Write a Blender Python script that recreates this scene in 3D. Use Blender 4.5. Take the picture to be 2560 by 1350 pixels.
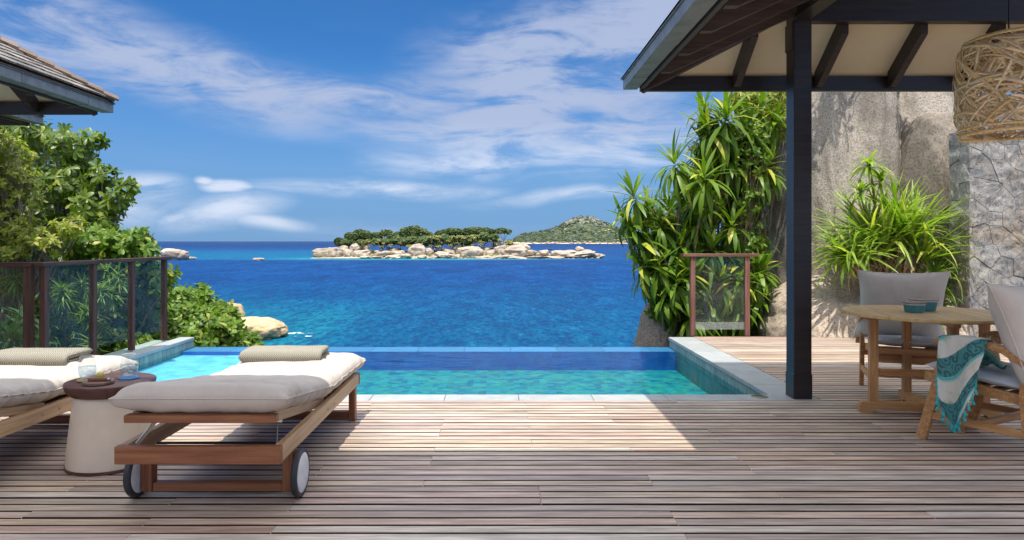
import bpy, bmesh, math, random
import numpy as np
from mathutils import Vector, Matrix, noise as mnoise

random.seed(7)
rng = np.random.default_rng(7)
R = math.radians
sc = bpy.context.scene
for o in list(bpy.data.objects):
    bpy.data.objects.remove(o)

# ------------------------------------------------------------------ camera
CH = 1.27                      # camera height above the deck
F = 1707.0                     # focal length in pixels of a 2560 px wide frame
cam_d = bpy.data.cameras.new("camera")
cam = bpy.data.objects.new("camera", cam_d)
sc.collection.objects.link(cam)
cam.location = (0, 0, CH)
cam.rotation_euler = (R(90), 0, 0)
cam_d.sensor_width = 36
cam_d.lens = 24.0
cam_d.shift_x = 30 / 2560
cam_d.shift_y = -72 / 2560
cam_d.clip_start = 0.05
cam_d.clip_end = 90000
sc.camera = cam

# ------------------------------------------------------------------ light
SX, SY = 0.037, 0.35           # how far a shadow moves per metre of height
sun_d = bpy.data.lights.new("sun", 'SUN')
sun_d.energy = 2.45
sun_d.angle = R(0.5)
sun_d.color = (1.0, 0.95, 0.86)
sun = bpy.data.objects.new("sun", sun_d)
sc.collection.objects.link(sun)
sun.rotation_euler = Vector((SX, SY, -1)).to_track_quat('-Z', 'Y').to_euler()
SUN_EL = math.atan(1 / math.hypot(SX, SY))
SUN_ROT = math.pi + math.atan2(SX, SY)

sc.view_settings.view_transform = 'Standard'
sc.view_settings.look = 'None'
sc.view_settings.exposure = 1.27
sc.view_settings.gamma = 1.0
sc.view_settings.use_curve_mapping = False
try:
    sc.cycles.max_bounces = 8
    sc.cycles.diffuse_bounces = 4
    sc.cycles.glossy_bounces = 4
    sc.cycles.transmission_bounces = 6
    sc.cycles.transparent_max_bounces = 16
    sc.cycles.caustics_reflective = False
    sc.cycles.caustics_refractive = False
    sc.cycles.use_denoising = True
except Exception:
    pass


# ------------------------------------------------------------------ node helpers
class NT:
    def __init__(s, tree):
        s.t = tree
        s.t.nodes.clear()

    def n(s, typ, inp=None, **props):
        nd = s.t.nodes.new(typ)
        for k, v in props.items():
            setattr(nd, k, v)
        for k, v in (inp or {}).items():
            s.put(nd.inputs[k], v)
        return nd

    def put(s, sock, v):
        if isinstance(v, bpy.types.NodeSocket):
            s.t.links.new(v, sock)
        else:
            if sock.type == 'RGBA' and len(v) == 3:
                v = (*v, 1)
            sock.default_value = v

    def m(s, op, a, b=0.0, c=0.0, clamp=False):
        nd = s.n('ShaderNodeMath', {0: a, 1: b, 2: c}, operation=op, use_clamp=clamp)
        return nd.outputs[0]

    def vm(s, op, a, b=(0, 0, 0)):
        nd = s.n('ShaderNodeVectorMath', {0: a, 1: b}, operation=op)
        return nd.outputs[0]

    def mix(s, f, a, b, mode='MIX'):
        nd = s.n('ShaderNodeMix', None, data_type='RGBA', blend_type=mode)
        s.put(nd.inputs[0], f)
        s.put(nd.inputs[6], a)
        s.put(nd.inputs[7], b)
        return nd.outputs[2]

    def ramp(s, f, stops, interp='LINEAR'):
        nd = s.n('ShaderNodeValToRGB', {0: f})
        cr = nd.color_ramp
        cr.interpolation = interp
        while len(cr.elements) < len(stops):
            cr.elements.new(0.5)
        for e, (p, c) in zip(cr.elements, stops):
            e.position = p
            if isinstance(c, (int, float)):
                c = (c, c, c)
            e.color = (*c, 1)
        return nd.outputs[0]

    def noise(s, vec, scale, detail=4, rough=0.55, dist=0.0, dim='3D'):
        nd = s.n('ShaderNodeTexNoise', {'Scale': scale, 'Detail': detail, 'Roughness': rough, 'Distortion': dist}, noise_dimensions=dim)
        if vec is not None:
            s.put(nd.inputs['Vector'], vec)
        return nd.outputs[0]

    def mapping(s, vec, scale=(1, 1, 1), loc=(0, 0, 0), rot=(0, 0, 0), vt='POINT'):
        nd = s.n('ShaderNodeMapping', {'Vector': vec, 'Location': loc, 'Rotation': rot, 'Scale': scale}, vector_type=vt)
        return nd.outputs[0]

    def bump(s, h, strength, dist, normal=None):
        nd = s.n('ShaderNodeBump', {'Height': h, 'Strength': strength, 'Distance': dist})
        if normal is not None:
            s.put(nd.inputs['Normal'], normal)
        return nd.outputs[0]

    def smooth(s, v, a, b):
        nd = s.n('ShaderNodeMapRange', {'Value': v, 'From Min': a, 'From Max': b}, interpolation_type='SMOOTHSTEP')
        return nd.outputs[0]


def new_mat(name):
    m = bpy.data.materials.new(name)
    m.use_nodes = True
    return m, NT(m.node_tree)


def principled(nt, base, rough=0.5, normal=None, spec=0.5, metallic=0.0, **kw):
    inp = {'Base Color': base, 'Roughness': rough, 'Specular IOR Level': spec, 'Metallic': metallic}
    inp.update(kw)
    p = nt.n('ShaderNodeBsdfPrincipled', inp)
    if normal is not None:
        nt.put(p.inputs['Normal'], normal)
    return p


def out(nt, shader):
    nt.n('ShaderNodeOutputMaterial', {'Surface': shader})


# ------------------------------------------------------------------ sky
world = bpy.data.worlds.new("World")
sc.world = world
world.use_nodes = True
w = NT(world.node_tree)
sky = w.n('ShaderNodeTexSky', None, sky_type='NISHITA')
sky.sun_disc = False
sky.sun_elevation = SUN_EL
sky.sun_rotation = SUN_ROT
sky.altitude = 0
sky.air_density = 1.0
sky.dust_density = 0.3
sky.ozone_density = 2.5
gen = w.n('ShaderNodeTexCoord').outputs['Generated']
sep = w.n('ShaderNodeSeparateXYZ', {0: gen})
az = w.m('ARCTAN2', sep.outputs[0], sep.outputs[1])
el = w.m('ARCSINE', sep.outputs[2])
uv = w.n('ShaderNodeCombineXYZ', {0: az, 1: el, 2: 0.0}).outputs[0]


def pix2ang(px, py):
    t = (px - 1250) / F
    a = math.atan(t)
    return a, math.atan((603 - py) / F * math.cos(a))


CLOUDS = [  # centre px, py, half length, half height, tilt (deg, positive = rises to the right), weight
    (60, 40, 420, 110, -10, .95), (330, 120, 480, 90, -14, .95), (640, 205, 330, 75, -16, 1.0),
    (930, 262, 330, 46, -6, 1.0), (1230, 300, 420, 90, -2, 1.05), (1420, 190, 460, 150, 22, 1.15),
    (1620, 90, 420, 170, 30, 1.1), (1180, 110, 220, 90, 20, .45), (1560, 330, 360, 110, 6, .85),
    (950, 468, 300, 22, 0, .75), (1400, 486, 240, 20, 3, .6), (1200, 400, 260, 30, 4, .35),
    (612, 468, 62, 17, 4, 1.15), (560, 458, 26, 12, 0, .9), (400, 455, 110, 26, -4, .7), (360, 505, 160, 60, 0, .55),
    (590, 525, 150, 36, 14, .75), (660, 552, 110, 20, -6, .6), (480, 540, 60, 18, 10, .6), (1060, 575, 500, 30, 0, .22),
    (2100, 200, 500, 300, 20, .7), (-500, 60, 500, 160, 8, .8),
]
wob = w.n('ShaderNodeTexNoise', {'Scale': 2.6, 'Detail': 3.0, 'Vector': uv})
wobv = w.vm('MULTIPLY', w.vm('SUBTRACT', wob.outputs['Color'], (.5, .5, .5)), (0.20, 0.075, 0))
uvw = w.vm('ADD', uv, wobv)
tot = None
for (px, py, rx, ry, tilt, wt) in CLOUDS:
    a, e = pix2ang(px, py)
    mp = w.mapping(uvw, (rx * 1.25 / F, ry * 1.35 / F, 1), (a, e, 0), (0, 0, R(tilt)), 'TEXTURE')
    g = w.n('ShaderNodeTexGradient', {0: mp}, gradient_type='SPHERICAL').outputs[1]
    g = w.m('MULTIPLY', g, wt)
    tot = g if tot is None else w.m('MAXIMUM', tot, g) if wt > .5 else w.m('ADD', tot, g)
streak = w.noise(w.mapping(uvw, (3.2, 15, 1), (0, 0, 0), (0, 0, R(8))), 1.5, 9, 0.62, 0.6)
fine = w.noise(w.mapping(uvw, (9, 26, 1)), 1.6, 6, 0.6, 0.3)
pattern = w.m('ADD', w.m('MULTIPLY', streak, .75), w.m('MULTIPLY', fine, .25))
pat = w.smooth(pattern, .33, .63)
# thin cloud veil, thickened overhead and behind the camera to fill the shade
veil = w.smooth(w.noise(w.mapping(uvw, (1.6, 7, 1), (3, 1, 0)), 1.3, 7, .6, .4), .34, .66)
behind = w.smooth(sep.outputs[1], .25, -.3)
upw = w.smooth(el, .38, .70)
veil = w.m('MULTIPLY', veil, w.m('ADD', .12, w.m('MULTIPLY', w.m('MAXIMUM', behind, upw), .85)))
cm = w.m('MULTIPLY', tot, w.m('ADD', w.m('MULTIPLY', pat, 1.05), .18))
cm = w.m('ADD', cm, veil)
cm = w.m('MULTIPLY', w.smooth(cm, .05, .86), .86, clamp=True)
# sky colour: a clear tropical blue that stays saturated towards the horizon
hs = w.n('ShaderNodeHueSaturation', {'Saturation': 1.18, 'Value': 1.0, 'Color': sky.outputs[0]}).outputs[0]
elr = w.smooth(el, 0.0, 0.55)
tint = w.mix(elr, (0.098, 0.215, 0.345), (0.14, 0.265, 0.35))
tint = w.mix(w.smooth(el, .36, .75), tint, (0.72, 0.84, 0.90))  # sky overhead left brighter than the darkened part in view
skyc = w.mix(1.0, hs, tint, 'MULTIPLY')
skyc = w.mix(w.m('MULTIPLY', w.smooth(el, .30, .0), .85), skyc, (.53, 1.02, 1.88))
cloudc = w.mix(upw, (1.34, 1.55, 2.1), (10.6, 10.3, 9.6))  # overhead cloud made much brighter than in view, added fill light
nearh = w.smooth(el, .18, .10)
cloudc = w.mix(nearh, cloudc, (2.1, 2.3, 2.75))
allc = w.mix(cm, skyc, cloudc)
bg = w.n('ShaderNodeBackground', {'Color': allc, 'Strength': 0.15})
w.n('ShaderNodeOutputWorld', {'Surface': bg.outputs[0]})


# ------------------------------------------------------------------ object helpers
def link(o, parent=None):
    sc.collection.objects.link(o)
    if parent is not None:
        o.parent = parent
    return o


def tag(o, label, cat, group=None):
    o['label'] = label
    o['category'] = cat
    if group:
        o['group'] = group
    return o


def thing(name, label, cat, loc=(0, 0, 0), rz=0.0, group=None):
    o = bpy.data.objects.new(name, None)
    o.empty_display_size = .2
    sc.collection.objects.link(o)
    o.location = loc
    o.rotation_euler = (0, 0, rz)
    return tag(o, label, cat, group)


def struct(name, loc=(0, 0, 0)):
    o = bpy.data.objects.new(name, None)
    sc.collection.objects.link(o)
    o.location = loc
    o['kind'] = 'structure'
    return o


def me(name, verts, faces, mat=None, smooth=False):
    m = bpy.data.meshes.new(name)
    m.from_pydata([tuple(map(float, v)) for v in verts], [], [tuple(f) for f in faces])
    if smooth:
        m.polygons.foreach_set('use_smooth', [True] * len(m.polygons))
    if mat:
        m.materials.append(mat)
    m.update()
    return m


def np_mesh(name, verts, quads, mat=None, smooth=True, mats=None, mat_idx=None):
    """verts (N,3) float, quads (M,4) int"""
    verts = np.asarray(verts, dtype=np.float32)
    quads = np.asarray(quads, dtype=np.int32)
    m = bpy.data.meshes.new(name)
    m.vertices.add(len(verts))
    m.vertices.foreach_set('co', verts.ravel())
    k = quads.shape[1]
    m.loops.add(quads.size)
    m.loops.foreach_set('vertex_index', quads.ravel())
    m.polygons.add(len(quads))
    m.polygons.foreach_set('loop_start', np.arange(0, quads.size, k, dtype=np.int32))
    m.polygons.foreach_set('use_smooth', np.full(len(quads), smooth))
    if mats:
        for q in mats:
            m.materials.append(q)
        if mat_idx is not None:
            m.polygons.foreach_set('material_index', np.asarray(mat_idx, dtype=np.int32))
    elif mat:
        m.materials.append(mat)
    m.update(calc_edges=True)
    m.validate()
    return m


def ob(name, mesh, parent=None, loc=None, mtx=None, rot=None, scale=None):
    o = bpy.data.objects.new(name, mesh)
    link(o, parent)
    if mtx is not None:
        o.matrix_basis = mtx
    if loc is not None:
        o.location = loc
    if rot is not None:
        o.rotation_euler = rot
    if scale is not None:
        o.scale = scale
    return o


_boxes = {}


def box_mesh(L, W, H, mat, ch=.003):
    """chamfered box centred on the origin: 26 faces"""
    key = (round(L, 3), round(W, 4), round(H, 4), mat.name, ch)
    if key in _boxes:
        return _boxes[key]
    h = np.array((L, W, H)) / 2
    c = min(ch, h.min() * .6)
    verts, idx = [], {}
    for sx in (-1, 1):
        for sy in (-1, 1):
            for sz in (-1, 1):
                s = np.array((sx, sy, sz))
                for a in range(3):
                    p = s * (h - c)
                    p[a] = s[a] * h[a]
                    idx[(sx, sy, sz, a)] = len(verts)
                    verts.append(p)
    faces = []
    for a in range(3):
        b, d = (a + 1) % 3, (a + 2) % 3
        for s in (-1, 1):
            q = []
            for (u, v) in ((-1, -1), (1, -1), (1, 1), (-1, 1)):
                k = [0, 0, 0]
                k[a], k[b], k[d] = s, u, v
                q.append(idx[(*k, a)])
            faces.append(q if s > 0 else q[::-1])
        for u in (-1, 1):
            for v in (-1, 1):
                k0, k1 = [0, 0, 0], [0, 0, 0]
                k0[a], k0[b], k0[d] = -1, u, v
                k1[a], k1[b], k1[d] = 1, u, v
                q = [idx[(*k0, b)], idx[(*k1, b)], idx[(*k1, d)], idx[(*k0, d)]]
                faces.append(q if u * v > 0 else q[::-1])
    for sx in (-1, 1):
        for sy in (-1, 1):
            for sz in (-1, 1):
                q = [idx[(sx, sy, sz, a)] for a in range(3)]
                faces.append(q if sx * sy * sz > 0 else q[::-1])
    m = me('box', verts, faces, mat)
    _boxes[key] = m
    return m


def bar(name, parent, p0, p1, w, h, mat, up=(0, 0, 1), ch=.003):
    """a straight piece of timber from p0 to p1; local X runs along it"""
    p0, p1 = Vector(p0), Vector(p1)
    d = (p1 - p0)
    L = d.length
    x = d.normalized()
    up = Vector(up)
    y = up.cross(x)
    if y.length < 1e-4:
        y = Vector((0, 1, 0)).cross(x)
    y.normalize()
    z = x.cross(y)
    mt = Matrix((x, y, z)).transposed().to_4x4()
    mt.translation = (p0 + p1) / 2
    return ob(name, box_mesh(L, w, h, mat, ch), parent, mtx=mt)


def box(name, parent, lo, hi, mat, ch=.003):
    lo, hi = Vector(lo), Vector(hi)
    s = hi - lo
    return ob(name, box_mesh(s.x, s.y, s.z, mat, ch), parent, loc=(lo + hi) / 2)


def sweep(path, w, h, side, smooth=False, caps=True, taper=None):
    """rectangular section swept along a polyline; `side` is the width direction"""
    path = [Vector(p) for p in path]
    side = Vector(side).normalized()
    V, Fc = [], []
    n = len(path)
    for i, p in enumerate(path):
        t = (path[min(i + 1, n - 1)] - path[max(i - 1, 0)]).normalized()
        nn = side.cross(t).normalized()
        k = 1 if taper is None else taper[i]
        c = .12
        for (a, b) in ((-1, -1 + c), (-1 + c, -1), (1 - c, -1), (1, -1 + c), (1, 1 - c), (1 - c, 1), (-1 + c, 1), (-1, 1 - c)):
            V.append(p + side * (a * w / 2) + nn * (b * h / 2 * k))
    for i in range(n - 1):
        for j in range(8):
            a, b = i * 8 + j, i * 8 + (j + 1) % 8
            Fc.append((a, b, b + 8, a + 8))
    if caps:
        Fc.append(tuple(range(7, -1, -1)))
        Fc.append(tuple((n - 1) * 8 + j for j in range(8)))
    return V, Fc


def tube_np(paths, sides=5):
    """paths: list of (points, radii) -> one vertex/quad pair"""
    V, Q = [], []
    base = 0
    ang = np.linspace(0, 2 * np.pi, sides, endpoint=False)
    for pts, rad in paths:
        pts = np.asarray(pts, float)
        n = len(pts)
        rad = np.broadcast_to(np.asarray(rad, float), (n,)) if np.ndim(rad) else np.full(n, float(rad))
        t = np.gradient(pts, axis=0)
        t /= np.linalg.norm(t, axis=1)[:, None] + 1e-9
        ref = np.array((0, 0, 1.)) if abs(t[0][2]) < .8 else np.array((1., 0, 0))
        u = np.cross(t, ref)
        u /= np.linalg.norm(u, axis=1)[:, None] + 1e-9
        v = np.cross(t, u)
        ring = pts[:, None] + rad[:, None, None] * (np.cos(ang)[None, :, None] * u[:, None] + np.sin(ang)[None, :, None] * v[:, None])
        V.append(ring.reshape(-1, 3))
        i = np.arange(n - 1)[:, None] * sides
        j = np.arange(sides)[None]
        a = i + j
        b = i + (j + 1) % sides
        Q.append((np.stack((a, b, b + sides, a + sides), -1).reshape(-1, 4) + base))
        base += n * sides
    return np.concatenate(V), np.concatenate(Q)


def lathe(profile, seg=48):
    V, Fc = [], []
    n = len(profile)
    for i in range(seg):
        a = 2 * math.pi * i / seg
        for (r, z) in profile:
            V.append((r * math.cos(a), r * math.sin(a), z))
    for i in range(seg):
        k = (i + 1) % seg
        for j in range(n - 1):
            Fc.append((i * n + j, k * n + j, k * n + j + 1, i * n + j + 1))
    return V, Fc


def at(px, py, Y):
    return Vector(((px - 1250) / F * Y, Y, CH + (603 - py) / F * Y))


def copy_tree(root, parent=None):
    c = root.copy()
    sc.collection.objects.link(c)
    if parent is not None:
        c.parent = parent
    for ch in list(root.children):
        copy_tree(ch, c)
    return c


# ------------------------------------------------------------------ materials
def wood_mat(name, dark, light, rough=.5, gs=1.0, var=.25, bump=.15, blotch=0.25, spec=.4, huevar=0.0, ends=None):
    m, nt = new_mat(name)
    tc = nt.n('ShaderNodeTexCoord').outputs['Object']
    oi = nt.n('ShaderNodeObjectInfo')
    rnd = oi.outputs['Random']
    off = nt.vm('ADD', tc, nt.n('ShaderNodeCombineXYZ', {0: nt.m('MULTIPLY', rnd, 37.), 1: nt.m('MULTIPLY', rnd, 91.), 2: rnd}).outputs[0])
    g = nt.noise(nt.mapping(off, (2.2 * gs, 42 * gs, 42 * gs)), 1.0, 5, .65, .35)
    b = nt.noise(nt.mapping(off, (1.3, 9, 9)), 1.0, 3, .6)
    col = nt.mix(nt.smooth(g, .32, .70), dark, light)
    col = nt.mix(nt.m('MULTIPLY', nt.smooth(b, .45, .7), blotch), col, tuple(.55 * a for a in dark))
    br = nt.m('ADD', 1 - var, nt.m('MULTIPLY', rnd, 2 * var))
    hsv = nt.n('ShaderNodeHueSaturation', {'Hue': nt.m('ADD', .5 - huevar, nt.m('MULTIPLY', nt.m('FRACT', nt.m('MULTIPLY', rnd, 7.31)), 2 * huevar)),
                                          'Saturation': nt.m('ADD', .75, nt.m('MULTIPLY', nt.m('FRACT', nt.m('MULTIPLY', rnd, 13.7)), .5)) if huevar else 1.0,
                                          'Value': br, 'Color': col})
    p = principled(nt, hsv.outputs[0], nt.m('ADD', rough - .08, nt.m('MULTIPLY', g, .2)), nt.bump(g, bump, .002), spec)
    out(nt, p.outputs[0])
    return m


def flat_mat(name, col, rough=.6, spec=.4, noise_amt=.12, scale=30, bump=0.0, metallic=0.0, bscale=None):
    m, nt = new_mat(name)
    tc = nt.n('ShaderNodeTexCoord').outputs['Object']
    n1 = nt.noise(tc, scale, 5, .6)
    c = nt.mix(nt.smooth(n1, .3, .75), tuple(min(1, a * (1 + noise_amt)) for a in col), tuple(a * (1 - noise_amt) for a in col))
    nm = None
    if bump:
        nm = nt.bump(nt.noise(tc, bscale or scale * 3, 3, .6), bump, .002)
    p = principled(nt, c, rough, nm, spec, metallic)
    out(nt, p.outputs[0])
    return m


def fabric_mat(name, col, weave=700, rough=.92, wr=.35):
    m, nt = new_mat(name)
    tc = nt.n('ShaderNodeTexCoord').outputs['Object']
    n1 = nt.noise(tc, 5, 4, .6)
    n2 = nt.noise(nt.mapping(tc, (weave, weave * .35, weave)), 1, 2, .5)
    c = nt.mix(nt.smooth(n1, .3, .75), tuple(min(1, a * 1.05) for a in col), tuple(a * .90 for a in col))
    c = nt.mix(nt.m('MULTIPLY', n2, .16), c, tuple(a * .55 for a in col))
    wn = nt.noise(nt.mapping(tc, (9, 4, 6)), 1.4, 5, .55, .8)
    nm = nt.bump(wn, wr, .02)
    nm = nt.bump(n2, .10, .0006, nm)
    p = principled(nt, c, rough, nm, .2, **{'Sheen Weight': .15})
    out(nt, p.outputs[0])
    return m


M = {}
M['deck'] = wood_mat('weathered_deck_wood', (.325, .236, .180), (.59, .468, .372), .48, 1.3, .19, .3, .45, .42, .016)
M['teak'] = wood_mat('teak', (.16, .052, .024), (.30, .120, .052), .42, 1, .08, .1, .15)
M['teak_pale'] = wood_mat('oiled_teak', (.40, .25, .10), (.62, .42, .19), .42, 1, .08, .1, .15)
M['teak_side'] = wood_mat('side_lit_teak', (.34, .205, .105), (.52, .345, .19), .42, 1, .08, .1, .15)  # paler timber: light on the rail sides put into its colour
M['teak_gold'] = wood_mat('golden_teak', (.36, .165, .062), (.57, .315, .13), .42, 1, .10, .1, .15)
M['rail'] = wood_mat('dark_red_brown_timber', (.055, .020, .012), (.13, .055, .034), .45, 1, .15, .1, .2)
M['post'] = wood_mat('near_black_stained_timber', (.012, .008, .009), (.026, .018, .018), .33, 1, .1, .08, .1, .5)
M['rafter'] = wood_mat('dark_brown_stained_timber', (.030, .019, .018), (.062, .042, .040), .45, 1, .15, .08, .1, .4)
M['sidetop'] = wood_mat('dark_plum_brown_wood', (.075, .028, .022), (.15, .065, .05), .4, .8, .1, .05, .1)
M['ceiling'] = flat_mat('cream_ceiling_board', (.68, .58, .42), .8, .2, .04, 3)
M['shingle'] = wood_mat('weathered_roof_shingle', (.085, .070, .062), (.32, .29, .27), .75, .8, .35, .4, .4, .3, .01)
M['hipcap'] = wood_mat('brown_ridge_shingle', (.10, .070, .052), (.20, .145, .11), .75, .8, .2, .4, .4, .3)
M['cream'] = fabric_mat('cream_canvas', (.50, .44, .38))
M['greycush'] = fabric_mat('warm_grey_cushion_fabric', (.62, .55, .475))
M['bluecush'] = fabric_mat('pale_blue_grey_cushion_fabric', (.52, .56, .60))
M['steel'] = flat_mat('brushed_steel', (.45, .45, .46), .3, .5, .05, 20, 0, 1.0)
M['rubber'] = flat_mat('black_rubber', (.035, .035, .04), .5)
M['disc'] = flat_mat('white_wheel_disc', (.72, .73, .74), .35)
M['white_stone'] = flat_mat('cream_cast_stone', (.72, .60, .47), .75, .3, .05, 7, .15, 0, 60)
M['zinc'] = flat_mat('weathered_zinc_gutter', (.20, .205, .21), .45, .5, .22, 9, 0, .35)
M['blackmetal'] = flat_mat('black_metal', (.01, .01, .01), .4)


def glass_mat(name, tint, extra=0.0, dirt=0.0):
    m, nt = new_mat(name)
    tr = nt.n('ShaderNodeBsdfTransparent', {'Color': tint})
    gl = nt.n('ShaderNodeBsdfGlossy', {'Roughness': .02, 'Color': (1, 1, 1, 1)})
    ge = nt.n('ShaderNodeNewGeometry')
    dt = nt.n('ShaderNodeVectorMath', {0: ge.outputs['Incoming'], 1: ge.outputs['Normal']}, operation='DOT_PRODUCT').outputs['Value']
    fr = nt.m('ADD', .02, nt.m('MULTIPLY', .32, nt.m('POWER', nt.m('SUBTRACT', 1.0, nt.m('ABSOLUTE', dt)), 5.0)))
    mx = nt.n('ShaderNodeMixShader', {0: nt.m('ADD', fr, extra, clamp=True), 1: tr.outputs[0], 2: gl.outputs[0]})
    last = mx
    if dirt:
        df = nt.n('ShaderNodeBsdfDiffuse', {'Color': (.6, .68, .70, 1)})
        tc = nt.n('ShaderNodeTexCoord').outputs['Object']
        dn = nt.m('MULTIPLY', nt.smooth(nt.noise(tc, 2.5, 4, .6), .2, .9), dirt)
        last = nt.n('ShaderNodeMixShader', {0: dn, 1: mx.outputs[0], 2: df.outputs[0]})
    out(nt, last.outputs[0])
    return m


M['glass'] = glass_mat('clear_railing_glass', (.96, .985, .98, 1), .0, .035)
M['tumbler'] = glass_mat('tumbler_glass', (.97, .985, .99, 1), .02)
M['drinkwater'] = glass_mat('drinking_water', (.88, .95, .98, 1), .10)


def leaf_mat(name, c1, c2, c3=None, rough=.45, trans=.35, yellow=.06, spec=.32):
    """c1..c2 common range; c3 is the odd yellowing leaf"""
    m, nt = new_mat(name)
    ri = nt.n('ShaderNodeNewGeometry').outputs['Random Per Island']
    ro = nt.n('ShaderNodeObjectInfo').outputs['Random']
    r = nt.m('FRACT', nt.m('ADD', ri, ro))
    r2 = nt.m('FRACT', nt.m('MULTIPLY', r, 17.13))
    pos = nt.n('ShaderNodeNewGeometry').outputs['Position']
    big = nt.smooth(nt.noise(pos, 1.1, 3, .6), .35, .65)
    f = nt.m('ADD', nt.m('MULTIPLY', r, .65), nt.m('MULTIPLY', big, .35))
    c = nt.mix(f, c1, c2)
    if c3:
        c = nt.mix(nt.m('MULTIPLY', nt.m('GREATER_THAN', r2, 1 - yellow), .85), c, c3)
    p = principled(nt, c, rough, None, spec)
    tcol = nt.mix(1.0, c, (1.5, 1.7, .55), 'MULTIPLY')
    t = nt.n('ShaderNodeBsdfTranslucent', {'Color': tcol})
    mx = nt.n('ShaderNodeMixShader', {0: trans, 1: p.outputs[0], 2: t.outputs[0]})
    out(nt, mx.outputs[0])
    return m


M['leaf_tree'] = leaf_mat('glossy_dark_tree_leaf', (.040, .078, .008), (.15, .225, .022), (.30, .34, .06), .36, .30, .05)
M['leaf_light'] = leaf_mat('yellow_green_leaf', (.15, .20, .022), (.34, .37, .05), (.50, .44, .12), .45, .38, .12)
M['leaf_bush'] = leaf_mat('fresh_green_bush_leaf', (.045, .110, .008), (.165, .26, .022), (.38, .37, .06), .42, .32, .07)
M['leaf_narrow'] = leaf_mat('narrow_shrub_leaf', (.07, .14, .022), (.20, .31, .06), (.38, .42, .12), .4, .3, .05)
M['leaf_dracaena'] = leaf_mat('dracaena_leaf', (.038, .095, .008), (.17, .27, .020), (.50, .48, .06), .40, .32, .12)
M['leaf_strap'] = leaf_mat('strap_leaf', (.12, .22, .025), (.30, .40, .05), (.50, .48, .12), .4, .35, .10)
M['leaf_dry'] = leaf_mat('dry_straw_leaf', (.30, .20, .12), (.50, .38, .25), (.40, .25, .15), .7, .2, .2, .2)
M['leaf_island'] = leaf_mat('island_tree_leaf', (.030, .058, .018), (.085, .125, .032), (.14, .14, .05), .6, .15, .1, .2)
M['leaf_palm'] = leaf_mat('palm_frond', (.16, .19, .05), (.36, .36, .10), (.48, .38, .18), .6, .2, .25, .2)
M['bark'] = flat_mat('pale_grey_bark', (.30, .26, .22), .85, .2, .3, 12, .5)
M['stem'] = flat_mat('brown_stem', (.20, .155, .10), .85, .2, .3, 20, .5)


def granite_mat(name, base, dark, speck=1.0, scale=1.0, lich=.4, bump=.6, warm=None, speckle=.55):
    m, nt = new_mat(name)
    tc = nt.n('ShaderNodeNewGeometry').outputs['Position']
    n1 = nt.noise(tc, 60 * scale, 3, .7)
    n2 = nt.noise(tc, 1.3 * scale, 6, .62, .3)
    n3 = nt.noise(nt.mapping(tc, (1.3, 1.3, .6)), 1.3 * scale, 6, .65, .8)
    n4 = nt.noise(tc, 16 * scale, 5, .7)
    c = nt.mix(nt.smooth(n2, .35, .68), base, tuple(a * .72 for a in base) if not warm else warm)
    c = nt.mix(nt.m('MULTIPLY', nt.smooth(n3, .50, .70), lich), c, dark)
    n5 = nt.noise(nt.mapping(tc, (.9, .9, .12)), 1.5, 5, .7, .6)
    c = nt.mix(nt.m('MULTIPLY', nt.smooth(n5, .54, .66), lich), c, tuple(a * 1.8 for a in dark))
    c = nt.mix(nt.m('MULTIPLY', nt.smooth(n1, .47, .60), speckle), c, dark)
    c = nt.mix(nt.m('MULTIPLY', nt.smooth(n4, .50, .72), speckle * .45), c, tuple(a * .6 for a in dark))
    h = nt.m('ADD', nt.m('MULTIPLY', n1, .35), nt.m('ADD', n4, nt.m('MULTIPLY', n2, 1.5)))
    p = principled(nt, c, .88, nt.bump(h, bump, .014), .2)
    out(nt, p.outputs[0])
    return m


M['granite'] = granite_mat('speckled_granite', (.44, .38, .315), (.11, .092, .078), 1, .8, .6, .9, (.31, .28, .24), .65)
M['granite_low'] = granite_mat('warm_speckled_granite', (.50, .41, .31), (.12, .09, .07), 1, .5, .35)
M['granite_dark'] = granite_mat('darker_granite', (.26, .22, .175), (.05, .042, .035), 1, .6, .6)  # granite with a darker base and darker patches
M['granite_far'] = granite_mat('pale_sea_granite', (.50, .42, .33), (.16, .13, .10), 1, .05, .55, .9, (.36, .29, .22), .4)
M['granite_shore'] = granite_mat('shore_granite', (.46, .36, .24), (.14, .09, .045), 1, .15, .3, .4, (.45, .32, .17), .2)


def stone_mat():
    m, nt = new_mat('blue_grey_walling_stone')
    pos = nt.n('ShaderNodeNewGeometry').outputs['Position']
    rnd = nt.n('ShaderNodeObjectInfo').outputs['Random']
    n1 = nt.noise(pos, 5, 7, .68, .4)
    n2 = nt.noise(nt.mapping(pos, (28, 28, 13)), 1, 5, .7, .5)
    n3 = nt.noise(pos, 2.0, 4, .6)
    c = nt.mix(nt.smooth(n1, .35, .68), (.40, .372, .34), (.215, .215, .225))
    c = nt.mix(nt.m('MULTIPLY', nt.smooth(n3, .48, .68), .65), c, (.36, .28, .19))
    c = nt.mix(nt.m('MULTIPLY', nt.smooth(n2, .50, .62), .7), c, (.13, .125, .13))
    c = nt.n('ShaderNodeHueSaturation', {'Value': nt.m('ADD', .86, nt.m('MULTIPLY', rnd, .28)), 'Color': c}).outputs[0]
    h = nt.m('ADD', n1, nt.m('MULTIPLY', n2, .5))
    p = principled(nt, c, .85, nt.bump(h, .8, .03), .2)
    out(nt, p.outputs[0])
    return m


M['wallstone'] = stone_mat()
M['mortar'] = flat_mat('dark_joint_mortar', (.10, .08, .06), .95, .1, .3, 25, .5)


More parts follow.
